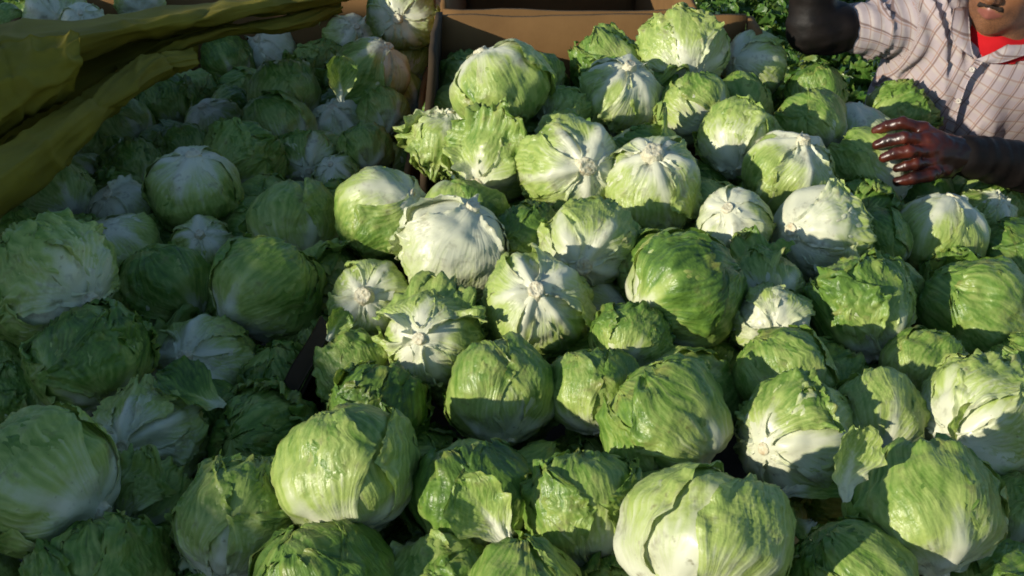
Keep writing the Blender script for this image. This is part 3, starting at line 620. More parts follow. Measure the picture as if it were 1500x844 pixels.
UNDER = [(-0.928,2.293,1.050,0.070), (-0.930,2.438,1.035,0.074), (-0.925,2.972,1.035,0.070), (-0.807,1.909,1.099,0.068), (-0.820,2.168,1.067,0.069), (-0.807,2.514,1.035,0.072), (-0.824,2.855,1.035,0.068), (-0.780,1.501,1.093,0.067), (-0.708,2.307,1.048,0.073), (-0.701,2.729,1.035,0.068), (-0.703,2.889,1.035,0.070), (-0.672,1.036,1.086,0.071), (-0.567,2.870,1.035,0.075), (-0.500,1.975,1.091,0.069), (-0.497,2.117,1.074,0.069), (-0.456,1.715,1.098,0.069), (-0.422,2.438,1.039,0.069), (-0.424,2.712,1.039,0.072), (-0.436,2.900,1.038,0.073), (-0.351,1.317,1.097,0.080), (-0.353,1.469,1.100,0.069), (-0.350,2.024,1.096,0.080), (-0.320,1.735,1.113,0.074), (-0.294,2.752,1.078,0.077), (-0.221,1.145,1.135,0.074), (-0.107,2.159,1.256,0.070), (-0.082,1.749,1.234,0.073), (-0.082,2.293,1.267,0.075), (0.101,1.943,1.271,0.067), (0.209,1.035,1.198,0.070), (0.232,1.556,1.241,0.071), (0.231,1.914,1.271,0.070), (0.376,1.504,1.230,0.067), (0.449,2.168,1.280,0.066), (0.509,1.110,1.173,0.072), (0.550,0.966,1.148,0.068), (0.579,1.567,1.189,0.067), (0.620,1.838,1.199,0.068), (0.727,1.639,1.152,0.066), (0.767,1.991,1.171,0.072), (0.901,1.993,1.148,0.074), (-0.668,1.949,1.064,0.070), (-0.368,1.049,1.060,0.070), (-0.325,1.593,1.078,0.067), (-0.107,1.498,1.178,0.068), (-0.079,0.974,1.143,0.074), (-0.004,2.021,1.239,0.073), (0.058,2.310,1.260,0.073), (0.127,0.941,1.159,0.070), (0.233,1.292,1.189,0.073), (0.296,2.185,1.262,0.073), (0.332,1.776,1.226,0.067), (0.436,1.351,1.183,0.066), (0.472,2.047,1.233,0.067), (-0.852,2.615,0.965,0.068), (-0.821,2.971,0.965,0.068), (-0.573,1.603,1.025,0.076), (-0.496,1.117,1.017,0.072), (-0.316,1.884,1.048,0.075), (-0.315,2.609,0.995,0.073), (-0.294,2.441,1.008,0.075), (-0.212,1.453,1.086,0.071), (-0.111,1.214,1.116,0.067), (-0.002,1.362,1.145,0.070), (-0.003,1.595,1.164,0.069), (0.033,1.153,1.131,0.071), (0.020,2.167,1.214,0.067), (0.136,1.397,1.157,0.070), (0.130,1.536,1.168,0.067), (0.169,1.664,1.180,0.080), (0.273,1.420,1.159,0.068), (0.311,0.976,1.120,0.075), (0.342,1.922,1.197,0.066), (0.373,2.310,1.218,0.080), (0.411,1.221,1.134,0.070), (0.410,1.641,1.169,0.069), (0.485,1.773,1.166,0.075), (0.553,1.420,1.115,0.069), (-0.119,1.084,1.064,0.076), (0.018,1.878,1.150,0.080), (0.133,1.244,1.104,0.075), (0.308,1.536,1.127,0.068)]
KEEP_P = [1, 2, 3, 4, 5, 7, 8, 10, 11, 12, 13, 14, 15, 17, 18, 19, 23, 27, 28, 32, 36, 37, 38, 39, 40, 42, 49]

for i, (x, y, z, R_, sx, sy, sz_, kind, tone, grp, label) in enumerate(HEADS):
    lettuce((x, y, z), R_, CR * sx + CU * sy - CF * sz_, kind, tone, label, GROUPS[grp], 50 + i)
# the layer beneath, glimpsed in the gaps
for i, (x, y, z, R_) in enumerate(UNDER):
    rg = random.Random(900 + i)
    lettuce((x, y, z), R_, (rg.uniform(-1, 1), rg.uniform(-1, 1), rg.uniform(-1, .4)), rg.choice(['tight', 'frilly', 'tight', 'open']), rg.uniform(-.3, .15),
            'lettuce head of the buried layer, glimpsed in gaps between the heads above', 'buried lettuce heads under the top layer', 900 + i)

# ------------------------------------------------------------------ loose leaves
def flat_leaf(rng, L=1.0, W=.8, nu=22, nv=26, cup=.25, ruf=.05, jag=.12, bend=.4):
    v = np.linspace(0, 1, nv)[:, None] * np.ones((1, nu)); u = np.linspace(-1, 1, nu)[None, :] * np.ones((nv, 1)); s = rng.uniform(0, 60)
    prof = (.16 + .84 * smoothstep(0, .55, v)) * np.sqrt(np.clip(1 - np.clip((v - .6) / .42, 0, 1) ** 2, .04, 1))
    w = W * .5 * prof * (1 + jag * (pnoise(v * 7 + s, np.sign(u) * 3, .4) + .5 * pnoise(v * 15 + s, np.sign(u) * 3, 2.4)))
    e = np.maximum(np.abs(u), smoothstep(.6, 1, v))
    x = u * w; y = v * L * (1 + .06 * pnoise(u * 4 + s, .3, .7))
    rib = np.exp(-(x / (.05 * (1 - v) + .012)) ** 2)
    phs = (v - .6 * np.abs(u) ** 1.2) * 8 + (u > 0) * .5 + .3 * pnoise(u * 2 + s, v * 2, 3.)
    ridge = np.exp(-((phs - np.round(phs)) / .16) ** 2)
    z = cup * x ** 2 / (W * .5) + bend * L * (v ** 2) * .5 + .03 * rib * (1 - v) + .012 * ridge + .05 * pnoise(u * 2 + s, v * 3, 1.) + ruf * e ** 3 * (1.4 * pnoise(u * 5 + s, v * 9, 2.) + np.sin(v * 26 + u * 9 + s))
    C = np.stack([np.clip(np.exp(-(v / .28) ** 1.6) + .7 * rib * (1 - v) ** .6 + .22 * ridge, 0, 1), e, 0 * v + rng.uniform(), 0 * v + 1], -1)
    K = np.stack([phs, np.abs(u) * 2 + v, 0 * v + s], -1)
    return np.stack([x, y, z], -1).reshape(-1, 3), grid_faces(nu, nv), C.reshape(-1, 4), K.reshape(-1, 3)
def flat_mesh(name, seed, mat, **kw):
    V, Fc, Cc, Kc = flat_leaf(np.random.RandomState(seed), **kw); return mesh_np(name, V, Fc, mat, True, Cc, Kc)
LOOSE = [flat_mesh('loose_leaf', 40 + k, MLEAF, cup=.5, ruf=.03, bend=.5, jag=.2) for k in range(4)]
for k, (px, py, d, L_, yaw, tilt, roll, tone, label) in enumerate([
    (1150, 725, 1.40, .10, -60, 20, 30, .1, 'shaded loose leaf lying behind the biggest front head'),
    (1190, 765, 1.38, .08, 150, 10, -20, .3, 'pale torn loose leaf right of the biggest front head'),
    (1238, 735, 1.25, .085, 20, 65, 10, .45, 'small curled pale leaf sticking up below the white-cheeked head'),
    (748, 800, 1.28, .09, 25, 40, -30, .2, 'torn pointed leaf standing beside the dark wet head'),
    (480, 500, 1.66, .05, 10, 50, 40, .2, 'small pale leaf tip by the dark cardboard flap'),
    (330, 596, 1.60, .10, 80, 10, 0, -.4, 'dark loose leaf lying beside the dark cardboard flap'),
    (640, 815, 1.45, .10, 60, 30, 20, .0, 'frilled loose leaf at bottom centre by the dark wet head'),
    (1405, 705, 1.42, .10, -20, 35, 20, .2, 'pale loose leaf wedged under the white-footed head'),
    (500, 150, 2.40, .09, 30, 60, 10, .3, 'loose pale leaf standing near the bin wall in the shade'),
]):
    o = obj('loose_leaf', LOOSE[k % 4]); o.location = at(px, py, d); R_ = L_
    o.rotation_euler = (math.radians(tilt), math.radians(roll), math.radians(yaw)); o.scale = (R_, R_, R_)
    t = .5 + .5 * tone; o.color = (t, t, t, 1)
    tag(o, label, 'leaf', 'loose lettuce leaves on the heap')

# ------------------------------------------------------------------ field of leafy plants behind
MFIELD = leaf_material('field_leaf', (.012, .045, .008), (.05, .13, .018), (.15, .27, .05), (.42, .50, .25))
FL = [flat_mesh('leaf', 70 + k, MFIELD, W=.75, nu=16, nv=18, cup=.5, ruf=.075, bend=.25, jag=.22) for k in range(5)]
def plant(x, y, seed, label):
    rg = random.Random(seed); e = empty('leafy_plant', (x, y, 0.02)); e.rotation_euler.z = rg.uniform(0, 6.28)
    s = rg.uniform(.9, 1.2); e.scale = (s, s, s)
    tag(e, label, 'plant', 'leafy plants growing in the field')
    for k in range(13):
        f = k / 12.0; o = obj('leaf', FL[(k + seed) % 5], e)
        L_ = (.24 - .09 * f) * rg.uniform(.85, 1.15); o.scale = (L_, L_, L_)
        o.rotation_euler = (math.radians(22 + 58 * f + rg.uniform(-9, 9)), rg.uniform(-.2, .2), k * 2.399 + rg.uniform(-.2, .2)); o.location.z = .02 + .07 * f
        t = .42 + rg.uniform(-.1, .14); o.color = (t, t, t, 1)
k = 0
for iy in range(30):
    for ix in range(44):
        x = -5.6 + ix * .27 + (iy % 2) * .13 + .04 * math.sin(iy * 3.1 + ix); y = 3.9 + iy * .24 + .05 * math.sin(ix * 1.7)
        q = Vector((x, y, .12)) - CAM; d = q.dot(CF); px = 750 + FPX * q.dot(CR) / d; py = 422 - FPX * q.dot(CU) / d
        right_side = 1015 < px < 1345 and -45 < py < 190
        left_side = -30 < px < 290 and -45 < py < 60
        if not (right_side or left_side): continue
        if x < .95 and y < 4.7: continue
        k += 1
        if KEEP_P and k not in KEEP_P: continue
        plant(x, y, 300 + k, 'curly green leafy plant in the field behind the cardboard bin and the man' if right_side else 'curly green leafy plant in the field beyond the tarp')

# ------------------------------------------------------------------ the man: signed-distance sculpting + surface nets
def sd_ell(p, c, r, A=None):
    q = p - np.asarray(c)
    if A is not None: q = q @ A
    k0 = np.linalg.norm(q / r, axis=-1); k1 = np.linalg.norm(q / (np.asarray(r) ** 2), axis=-1)
    return k0 * (k0 - 1.0) / (k1 + 1e-9)
def sd_cone(p, a, b, ra, rb):
    a = np.asarray(a, float); b = np.asarray(b, float); ab = b - a
    t = np.clip(((p - a) @ ab) / (ab @ ab), 0, 1)
    return np.linalg.norm(p - (a + t[..., None] * ab), axis=-1) - (ra + (rb - ra) * t)
def smin(a, b, k):
    h = np.clip(.5 + .5 * (b - a) / k, 0, 1); return b * (1 - h) + a * h - k * h * (1 - h)
def surface_nets(fn, lo, hi, h):
    lo = np.asarray(lo, float); n = np.ceil((np.asarray(hi) - lo) / h).astype(int) + 1
    ax = [lo[i] + h * np.arange(n[i]) for i in range(3)]
    B = 10; nb = -(-n // B); val = np.empty(tuple(nb * B), np.float32)
    cc = [lo[i] + h * (np.arange(nb[i]) * B + (B - 1) / 2.0) for i in range(3)]
    cv = fn(np.stack(np.meshgrid(*cc, indexing='ij'), -1)); val[:] = np.repeat(np.repeat(np.repeat(cv, B, 0), B, 1), B, 2)
    near = np.argwhere(np.abs(cv) < h * B * 1.25 + .012)
    off = np.stack(np.meshgrid(*[np.arange(B)] * 3, indexing='ij'), -1)
    for c0 in range(0, len(near), 64):
        blk = near[c0:c0 + 64]; ijk = blk[:, None, None, None, :] * B + off[None]
        vv = fn(lo + h * ijk)
        for q_, bb in zip(vv, blk): val[bb[0] * B:bb[0] * B + B, bb[1] * B:bb[1] * B + B, bb[2] * B:bb[2] * B + B] = q_
    val = val[:n[0], :n[1], :n[2]]
    s = val < 0
    cnt = np.zeros(tuple(n - 1), np.int8)
    corners = [(i, j, k) for i in (0, 1) for j in (0, 1) for k in (0, 1)]
    for c in corners: cnt += s[c[0]:n[0] - 1 + c[0], c[1]:n[1] - 1 + c[1], c[2]:n[2] - 1 + c[2]]
    act = (cnt > 0) & (cnt < 8); I = np.argwhere(act); idx = -np.ones(tuple(n - 1), np.int64); idx[act] = np.arange(len(I))
    acc = np.zeros((len(I), 3)); w = np.zeros(len(I))
    for c in corners:
        for a_ in range(3):
            if c[a_]: continue
            c2 = list(c); c2[a_] = 1
            v0 = val[I[:, 0] + c[0], I[:, 1] + c[1], I[:, 2] + c[2]]; v1 = val[I[:, 0] + c2[0], I[:, 1] + c2[1], I[:, 2] + c2[2]]
            m_ = (v0 < 0) != (v1 < 0); t = np.where(m_, v0 / (v0 - v1 + 1e-12), 0)
            pt = np.array(c, float)[None] + 0 * acc; pt[:, a_] = t
            acc += np.where(m_[:, None], pt, 0); w += m_
    V = lo + h * (I + acc / w[:, None])
    Fs = []
    for a_ in range(3):
        b_, c_ = (a_ + 1) % 3, (a_ + 2) % 3
        sl0 = [slice(1, -1)] * 3; sl1 = [slice(1, -1)] * 3; sl0[a_] = slice(0, n[a_] - 1); sl1[a_] = slice(1, n[a_])
        df = s[tuple(sl0)] != s[tuple(sl1)]; E = np.argwhere(df); off = np.array([1, 1, 1]); off[a_] = 0; E = E + off
        inside = s[E[:, 0], E[:, 1], E[:, 2]]
        def cell(db, dc):
            q = E.copy(); q[:, b_] -= db; q[:, c_] -= dc; return idx[q[:, 0], q[:, 1], q[:, 2]]
        Q = np.stack([cell(1, 1), cell(0, 1), cell(0, 0), cell(1, 0)], -1)
        Q[~inside] = Q[~inside][:, ::-1]; Fs.append(Q)
    Fq = np.concatenate(Fs); Fq = Fq[(Fq >= 0).all(1)]
    return V, Fq
def normals(fn, V, e=.003):
    g = np.stack([fn(V + np.eye(3)[i] * e) - fn(V - np.eye(3)[i] * e) for i in range(3)], -1); return g / (np.linalg.norm(g, axis=1)[:, None] + 1e-9)
def npv(v): return np.array(v, float)

# joints
CHIN = npv(at(1441, 53, 2.33))
hf = npv(Vector((-.60, -.78, -.10)).normalized()); hu = np.array([-.02, -.16, .98]); hu -= hf * (hu @ hf); hu /= np.linalg.norm(hu); hs = np.cross(hf, hu)
HC = CHIN - hf * .078 + hu * .118
HA = np.stack([hs, hf, hu], -1)                       # columns: side, forward, up
def hp(s_, f_, u_): return HC + hs * s_ + hf * f_ + hu * u_
NB = npv(at(1462, 88, 2.42)); SR = npv(at(1352, 40, 2.44)); SL = npv(at(1585, 92, 2.40))
ELR = npv(at(1190, 42, 2.40)); WRR = npv(at(1184, -125, 2.30)); ELL = npv(at(1600, 262, 2.20)); WRL = npv(at(1404, 226, 2.06))
PV = np.array([.86, 2.56, .86]); CH = NB * .55 + PV * .45 + np.array([0, -.03, .02])
tu = (NB - PV) / np.linalg.norm(NB - PV); ts = (SL - SR); ts -= tu * (ts @ tu); ts /= np.linalg.norm(ts); tf = np.cross(tu, ts)
if tf[1] > 0: tf = -tf
TA = np.stack([ts, tf, tu], -1)
HIPR, HIPL = PV - ts * .09 + tu * -.03, PV + ts * .09 + tu * -.03
KNR, KNL = np.array([.72, 2.60, .47]), np.array([1.02, 2.62, .47]); ANR, ANL = np.array([.66, 2.72, .09]), np.array([1.08, 2.74, .09])
TC = NB * .50 + PV * .50
def torso(p, g=0.0):
    d = sd_ell(p, NB * .72 + PV * .28, np.array([.175 + g, .115 + g, .20 + g]), TA)
    d = smin(d, sd_ell(p, PV * .9 + NB * .1, np.array([.155 + g, .115 + g, .17 + g]), TA), .08)
    d = smin(d, sd_cone(p, SR + tu * .0, NB * .8 + PV * .2, .058 + g, .075 + g), .05)
    d = smin(d, sd_cone(p, SL, NB * .8 + PV * .2, .058 + g, .075 + g), .05)
    return d
def body_fn(p):
    q = (p - HC) @ HA
    sx = np.abs(q[..., 0]); qs = q.copy(); qs[..., 0] = sx
    d = sd_ell(q, (0, -.012, .03), np.array([.075, .094, .092]))
    d = smin(d, sd_ell(q, (0, .028, -.035), np.array([.060, .058, .085])), .03)
    d = smin(d, sd_ell(q, (0, .034, -.078), np.array([.047, .046, .036])), .02)
    d = smin(d, sd_ell(q, (0, .066, -.102), np.array([.020, .015, .016])), .018)
    d = smin(d, sd_ell(qs, (.046, .0, -.066), np.array([.016, .022, .022])), .025)
    d = smin(d, sd_ell(qs, (.038, .052, -.022), np.array([.022, .020, .020])), .02)
    d = smin(d, sd_cone(q, (0, .084, .008), (0, .106, -.030), .008, .012), .012)
    d = smin(d, sd_ell(qs, (.012, .094, -.034), np.array([.008, .010, .008])), .006)
    d = smin(d, sd_cone(qs, (.012, .078, .022), (.045, .066, .020), .010, .009), .014)
    d = smin(d, sd_ell(qs, (.031, .070, .002), np.array([.015, .012, .011])), .004)
    d = smin(d, sd_ell(q, (0, .076, -.055), np.array([.030, .014, .016])), .012)
    d = smin(d, sd_cone(qs, (.0, .0905, -.0590), (.021, .080, -.0640), .0060, .0035), .005)
    d = smin(d, sd_cone(qs, (.0, .0885, -.0715), (.018, .080, -.0675), .0070, .0040), .005)
    d = np.maximum(d, -sd_cone(qs, (.0, .0985, -.0650), (.024, .086, -.0658), .0022, .0018))
    d = smin(d, sd_ell(q, (0, .084, -.085), np.array([.016, .004, .006])) + .004, .01)
    d = smin(d, sd_ell(qs, (.078, -.012, -.012), np.array([.008, .019, .031])), .008)
    nk = sd_cone(p, hp(0, -.02, -.05), NB + tu * .0, .056, .060)
    d = smin(d, nk, .022)
    d = smin(d, torso(p), .04)
    for a_, b_, r0, r1 in ((SR, ELR, .05, .04), (SL, ELL, .05, .04), (ELR, WRR, .04, .028), (ELL, WRL, .04, .028)):
        d = smin(d, sd_cone(p, a_, b_, r0, r1), .03)
    return d
V, Fq = surface_nets(body_fn, (.40, 1.95, .72), (1.42, 2.80, 1.72), .0048)
def skin_material():
    m, nt, p, out = new_mat('skin')
    tc = N(nt, 'ShaderNodeTexCoord'); n = N(nt, 'ShaderNodeTexNoise', i_Scale=22.0, i_Detail=4.0); nt.links.new(tc.outputs['Object'], n.inputs['Vector'])
    nf = N(nt, 'ShaderNodeTexNoise', i_Scale=420.0, i_Detail=2.0); nt.links.new(tc.outputs['Object'], nf.inputs['Vector'])
    c = ramp(nt, n.outputs[0], [(.3, (.17, .070, .030)), (.55, (.24, .105, .048)), (.75, (.20, .085, .038))])
    a = N(nt, 'ShaderNodeAttribute', attribute_name='tint'); sp = N(nt, 'ShaderNodeSeparateColor'); nt.links.new(a.outputs['Color'], sp.inputs[0])
    c = mixc(nt, math_(nt, 'MULTIPLY', sp.outputs[0], math_(nt, 'MULTIPLY_ADD', nf.outputs[0], 2.4, -.85, clamp=True), clamp=True), c, (.035, .022, .016))
    nt.links.new(c, p.inputs['Base Color']); nt.links.new(math_(nt, 'MULTIPLY_ADD', n.outputs[0], .3, .32), p.inputs['Roughness'])
    nt.links.new(bump(nt, math_(nt, 'ADD', n.outputs[0], math_(nt, 'MULTIPLY', nf.outputs[0], .25)), .25, .003), p.inputs['Normal'])
    return m
MSKIN = skin_material()
MLIP = simple_mat('lips', [(.3, (.22, .075, .055)), (.7, (.28, .10, .075))], 40.0, .4, .1, .002, .4)
MHAIR = simple_mat('black_hair', [(.3, (.016, .012, .010)), (.7, (.04, .028, .020))], 300.0, .75, .6, .002, .15)
man = tag(empty('person', (.86, 2.66, 0)), 'man in plaid shirt and long dark gloves leaning over the heap at upper right', 'person')
q = (V - HC) @ HA
stub = smoothstep(-.045, -.07, q[:, 2]) * smoothstep(-.02, .02, q[:, 1]) * smoothstep(-.135, -.118, q[:, 2]) * .75
bd = mesh_np('body', V, Fq, MSKIN, True, np.stack([stub, stub, stub, 0 * stub + 1], -1)); bd.materials.append(MLIP)
q = (V - HC) @ HA; fc = q[Fq].mean(1)
lip = (np.abs(fc[:, 0]) < .0235 - .25 * np.abs(fc[:, 2] + .0655)) & (fc[:, 1] > .078) & (np.abs(fc[:, 2] + .066) < .0118 - .0085 * (np.abs(fc[:, 0]) / .0235) ** 1.5)
if len(bd.polygons) == len(lip): bd.polygons.foreach_set('material_index', lip.astype(np.int32))
under(obj('body', bd), man)
# hair and moustache
def hair_fn(p):
    q = (p - HC) @ HA
    d = sd_ell(q, (0, -.012, .03), np.array([.083, .101, .100]))
    return np.maximum(d, (.012 + .55 * np.maximum(q[..., 1], -.03) - q[..., 2] - .0))
V, Fq = surface_nets(hair_fn, HC - .14, HC + .16, .005); under(obj('hair', mesh_np('hair', V + .0025 * pnoise(V[:, 0] * 60, V[:, 1] * 60, V[:, 2] * 60)[:, None], Fq, MHAIR)), man)
def mous_fn(p):
    q = (p - HC) @ HA; q[..., 0] = np.abs(q[..., 0])
    d = sd_cone(q, (.003, .0935, -.0490), (.020, .0855, -.0530), .0036, .0042)
    return smin(d, sd_cone(q, (.020, .0855, -.0530), (.029, .0755, -.0650), .0048, .0028), .004)
V, Fq = surface_nets(mous_fn, hp(0, .08, -.05) - .05, hp(0, .08, -.05) + .05, .0016)
V = V + .0009 * pnoise(V[:, 0] * 480, V[:, 1] * 380, V[:, 2] * 90)[:, None]
under(obj('moustache', mesh_np('moustache', V, Fq, MHAIR)), man)
MEYE = simple_mat('eye_white', [(.3, (.6, .58, .55)), (.7, (.65, .62, .6))], 5, .2, 0)
for sg in (-1, 1):
    V, Fq = surface_nets(lambda p: sd_ell((p - HC) @ HA, (sg * .031, .076, .002), np.array([.012, .010, .0065])), hp(sg * .031, .076, .002) - .02, hp(sg * .031, .076, .002) + .02, .002)
    under(obj('eye', mesh_np('eye', V, Fq, MEYE)), man)

# shirt
def arm_fold(p, a, b, seed, n=9.0):
    ab = b - a; L_ = np.linalg.norm(ab); t = ((p - a) @ ab) / L_ / L_
    return t
def shirt_core(p, g=.016):
    d = torso(p, g)
    d = smin(d, sd_cone(p, SR, ELR, .062 + g * .6, .036 + g * .3), .055)
    d = smin(d, sd_cone(p, SL, ELL, .060 + g * .6, .050 + g * .4), .055)
    return d
def folds(p):
    q = (p - NB) @ TA
    tR = arm_fold(p, SR, ELR, 1); wr = smoothstep(-.25, .05, tR) * smoothstep(.85, .15, tR)
    n1_ = pnoise(tR * 5.5 + 1.2 * pnoise(p[..., 0] * 6, p[..., 1] * 6, p[..., 2] * 6), q[..., 2] * 2.2, 3.3)
    f = wr * (.018 * np.clip(1 - np.abs(n1_) * 2.2, 0, 1) ** 2 - .006)
    tt = (1 - np.clip(wr, 0, 1))
    n2_ = pnoise(q[..., 0] * 11 + q[..., 2] * 4 + 5, q[..., 2] * 2.6, q[..., 1] * 3)
    f += tt * (.015 * np.clip(1 - np.abs(n2_) * 2.2, 0, 1) ** 2 - .006) + .004 * smoothstep(.85, .6, tR) * pnoise(p[..., 0] * 17, p[..., 1] * 17, p[..., 2] * 17); f *= smoothstep(.95, .7, tR)
    # armpit pull folds on the photograph's left
    arp = np.exp(-(((p - (SR * .9 + PV * .1)) ** 2).sum(-1)) / .012)
    f += arp * .010 * np.sin(tR * 42 + 3 * pnoise(p[..., 0] * 7, p[..., 1] * 7, p[..., 2] * 7))
    return f
def shirt_d(px, py, off=.006):
    d = 2.0
    for _ in range(60):
        s_ = float(shirt_core(npv(at(px, py, d))[None])[0]) - .004
        if s_ < .0008: break
        d += s_ * .9
    return d - off
QA = (npv(at(1426, 92, shirt_d(1426, 92))) - NB) @ TA; CUTV = QA[2]
QP = npv(at(1426, 90, shirt_d(1426, 90))); QB = npv(at(1515, 52, shirt_d(1515, 52))); QE = (QB - QP) / np.linalg.norm(QB - QP); QN = tu - QE * (tu @ QE); QN = QN / np.linalg.norm(QN)
def shirt_fn(p):
    d = shirt_core(p) - folds(p)
    q = (p - NB) @ TA
    # open V neck in front and the hole round the neck
    hz_ = q[..., 2] - CUTV
    w_ = np.maximum(q[..., 0] - .10, (QA[0] - .02 - .25 * np.maximum(hz_, 0)) - q[..., 0])
    wedge = np.maximum(w_, -(q[..., 1] - .0))
    wedge = np.maximum(wedge, -((p - QP) @ QN))
    d = np.maximum(d, -np.maximum(wedge, -.05))
    d = np.maximum(d, -np.maximum(sd_cone(p, NB + tu * .02, NB + tu * .2 + tf * .04, .066, .075), -((p - QP) @ QN)))
    return d
V, Fq = surface_nets(shirt_fn, (.40, 1.90, .64), (1.45, 2.85, 1.56), .0066)
q = (V - NB) @ TA; dT = torso(V, .016); 
tR = arm_fold(V, SR, ELR, 1); onarm = (sd_cone(V, SR, ELR, .065, .055) < dT - .004) & (tR > .05)
K = np.stack([np.where(onarm, (V - SR) @ tu, q[:, 0]), np.where(onarm, tR * .3, q[:, 2]), 0 * dT], -1)
def plaid_material():
    m, nt, p, out = new_mat('plaid_cotton')
    a = N(nt, 'ShaderNodeAttribute', attribute_name='vein'); sp = N(nt, 'ShaderNodeSeparateXYZ'); nt.links.new(a.outputs['Vector'], sp.inputs[0])
    wn_ = N(nt, 'ShaderNodeTexNoise', i_Scale=3.5, i_Detail=2.0); nt.links.new(a.outputs['Vector'], wn_.inputs['Vector']); wsp = N(nt, 'ShaderNodeVectorMath', operation='MULTIPLY_ADD')
    nt.links.new(wn_.outputs['Color'], wsp.inputs[0]); wsp.inputs[1].default_value = (.05, .05, 0); nt.links.new(a.outputs['Vector'], wsp.inputs[2]); nt.links.new(wsp.outputs[0], sp.inputs[0])
    def line(src, period, width, off=0.0):
        x = math_(nt, 'FRACT', math_(nt, 'ADD', math_(nt, 'DIVIDE', src, period), off + 50.0))
        y = math_(nt, 'ABSOLUTE', math_(nt, 'SUBTRACT', x, .5))
        return math_(nt, 'SUBTRACT', 1.0, math_(nt, 'SMOOTHSTEP', y, 0, 1) if False else math_(nt, 'MULTIPLY', math_(nt, 'SUBTRACT', y, width / period * .5), period / (width * .35), clamp=True), clamp=True)
    tc = N(nt, 'ShaderNodeTexCoord'); n = N(nt, 'ShaderNodeTexNoise', i_Scale=9.0, i_Detail=4.0); nt.links.new(tc.outputs['Object'], n.inputs['Vector'])
    c = ramp(nt, n.outputs[0], [(.3, (.37, .315, .29)), (.6, (.50, .435, .40)), (.8, (.42, .36, .335))])
    c = mixc(nt, math_(nt, 'MULTIPLY', line(sp.outputs[0], .024, .011, .25), .30), c, (.36, .31, .31))
    c = mixc(nt, math_(nt, 'MULTIPLY', line(sp.outputs[1], .025, .011, .1), .5), c, (.35, .29, .32))
    c = mixc(nt, math_(nt, 'MULTIPLY', line(sp.outputs[0], .024, .0022), .7), c, (.13, .07, .05))
    c = mixc(nt, math_(nt, 'MULTIPLY', line(sp.outputs[0], .024, .0015, .18), .5), c, (.30, .15, .08))
    c = mixc(nt, math_(nt, 'MULTIPLY', line(sp.outputs[1], .025, .0020, .5), .55), c, (.26, .15, .12))
    nt.links.new(c, p.inputs['Base Color']); p.inputs['Roughness'].default_value = .9; p.inputs['Specular IOR Level'].default_value = .15
    nw = N(nt, 'ShaderNodeTexNoise', i_Scale=60.0, i_Detail=3.0); nt.links.new(tc.outputs['Object'], nw.inputs['Vector'])
    nt.links.new(bump(nt, nw.outputs[0], .25, .004), p.inputs['Normal'])
    return m
MPLAID = plaid_material()
under(obj('shirt', mesh_np('shirt', V, Fq, MPLAID, True, None, K)), man)
# red undershirt
URT = npv(at(1440, 58, 2.33)); urn = tu * .90 + tf * .42; urn = urn / np.linalg.norm(urn)
def under_fn(p):
    d = smin(torso(p, .006), sd_cone(p, hp(0, -.02, -.05), NB, .0615, .068), .03); q = (p - NB) @ TA
    d = np.where((p - QP) @ QN < -.010, np.maximum(d, shirt_core(p) - folds(p) + .006), d)
    return np.maximum(np.maximum(d, (p - URT) @ urn), np.maximum(-.14 - q[..., 2], np.abs(q[..., 0]) - .10))
V, Fq = surface_nets(under_fn, (.55, 1.95, 1.05), (1.35, 2.75, 1.56), .006)
MRED = simple_mat('red_cotton', [(.3, (.38, .008, .012)), (.7, (.50, .014, .018))], 20, .9, .2, .004, .1)
under(obj('undershirt', mesh_np('undershirt', V, Fq, MRED)), man)
def on_shirt(rows, off): return [[(x, y, min(shirt_d(x, y, off[i]), 2.5)) for x, y in r] for i, r in enumerate(rows)]
def shirt_cloth(name, rows, off, nu, nv, seed, amp=.0015, thick=.003):
    o = cloth(name, on_shirt(rows, off), nu, nv, MPLAID, None, seed, amp, thick)
    me = o.data; co = np.empty(len(me.vertices) * 3, np.float32); me.vertices.foreach_get('co', co); co = co.reshape(-1, 3)
    q = (co - NB) @ TA; a_ = me.attributes.new('vein', 'FLOAT_VECTOR', 'POINT'); a_.data.foreach_set('vector', np.stack([q[:, 2], q[:, 0], 0 * q[:, 0]], -1).astype(np.float32).ravel())
    return under(o, man)
shirt_cloth('collar', [[(1418, 12), (1420, 38), (1422, 62), (1427, 86)], [(1410, 10), (1409, 34), (1410, 58), (1418, 80)], [(1398, 12), (1394, 34), (1394, 52), (1400, 66)]], [.010, .014, .010], 20, 12, 5)
shirt_cloth('collar', [[(1427, 88), (1452, 78), (1478, 64), (1515, 44)], [(1436, 90), (1460, 84), (1486, 74), (1520, 58)], [(1446, 92), (1466, 92), (1492, 84), (1525, 72)]], [.010, .014, .008], 20, 12, 6)
shirt_cloth('placket', [[(1428, 90), (1410, 112), (1398, 140), (1388, 172), (1380, 215)], [(1438, 92), (1420, 116), (1410, 142), (1401, 174), (1394, 216)]], [.007, .007], 24, 6, 8)
MBTN = simple_mat('shirt_button', [(.3, (.5, .45, .38)), (.7, (.6, .55, .48))], 9, .3, 0)
for (x, y) in ((1424, 102), (1404, 148)):
    c = npv(at(x, y, shirt_d(x, y, .011))); V, Fc = lathe([(.001, .002), (.0035, .0018), (.005, .003), (.0058, .0015), (.0058, 0), (.001, 0)], 16)
    nr = normals(shirt_core, c[None])[0]; qz = Vector((0, 0, 1)).rotation_difference(Vector(nr)); o = obj('button', mesh_np('button', V, Fc, MBTN)); o.location = c; o.rotation_mode = 'QUATERNION'; o.rotation_quaternion = qz; under(o, man)

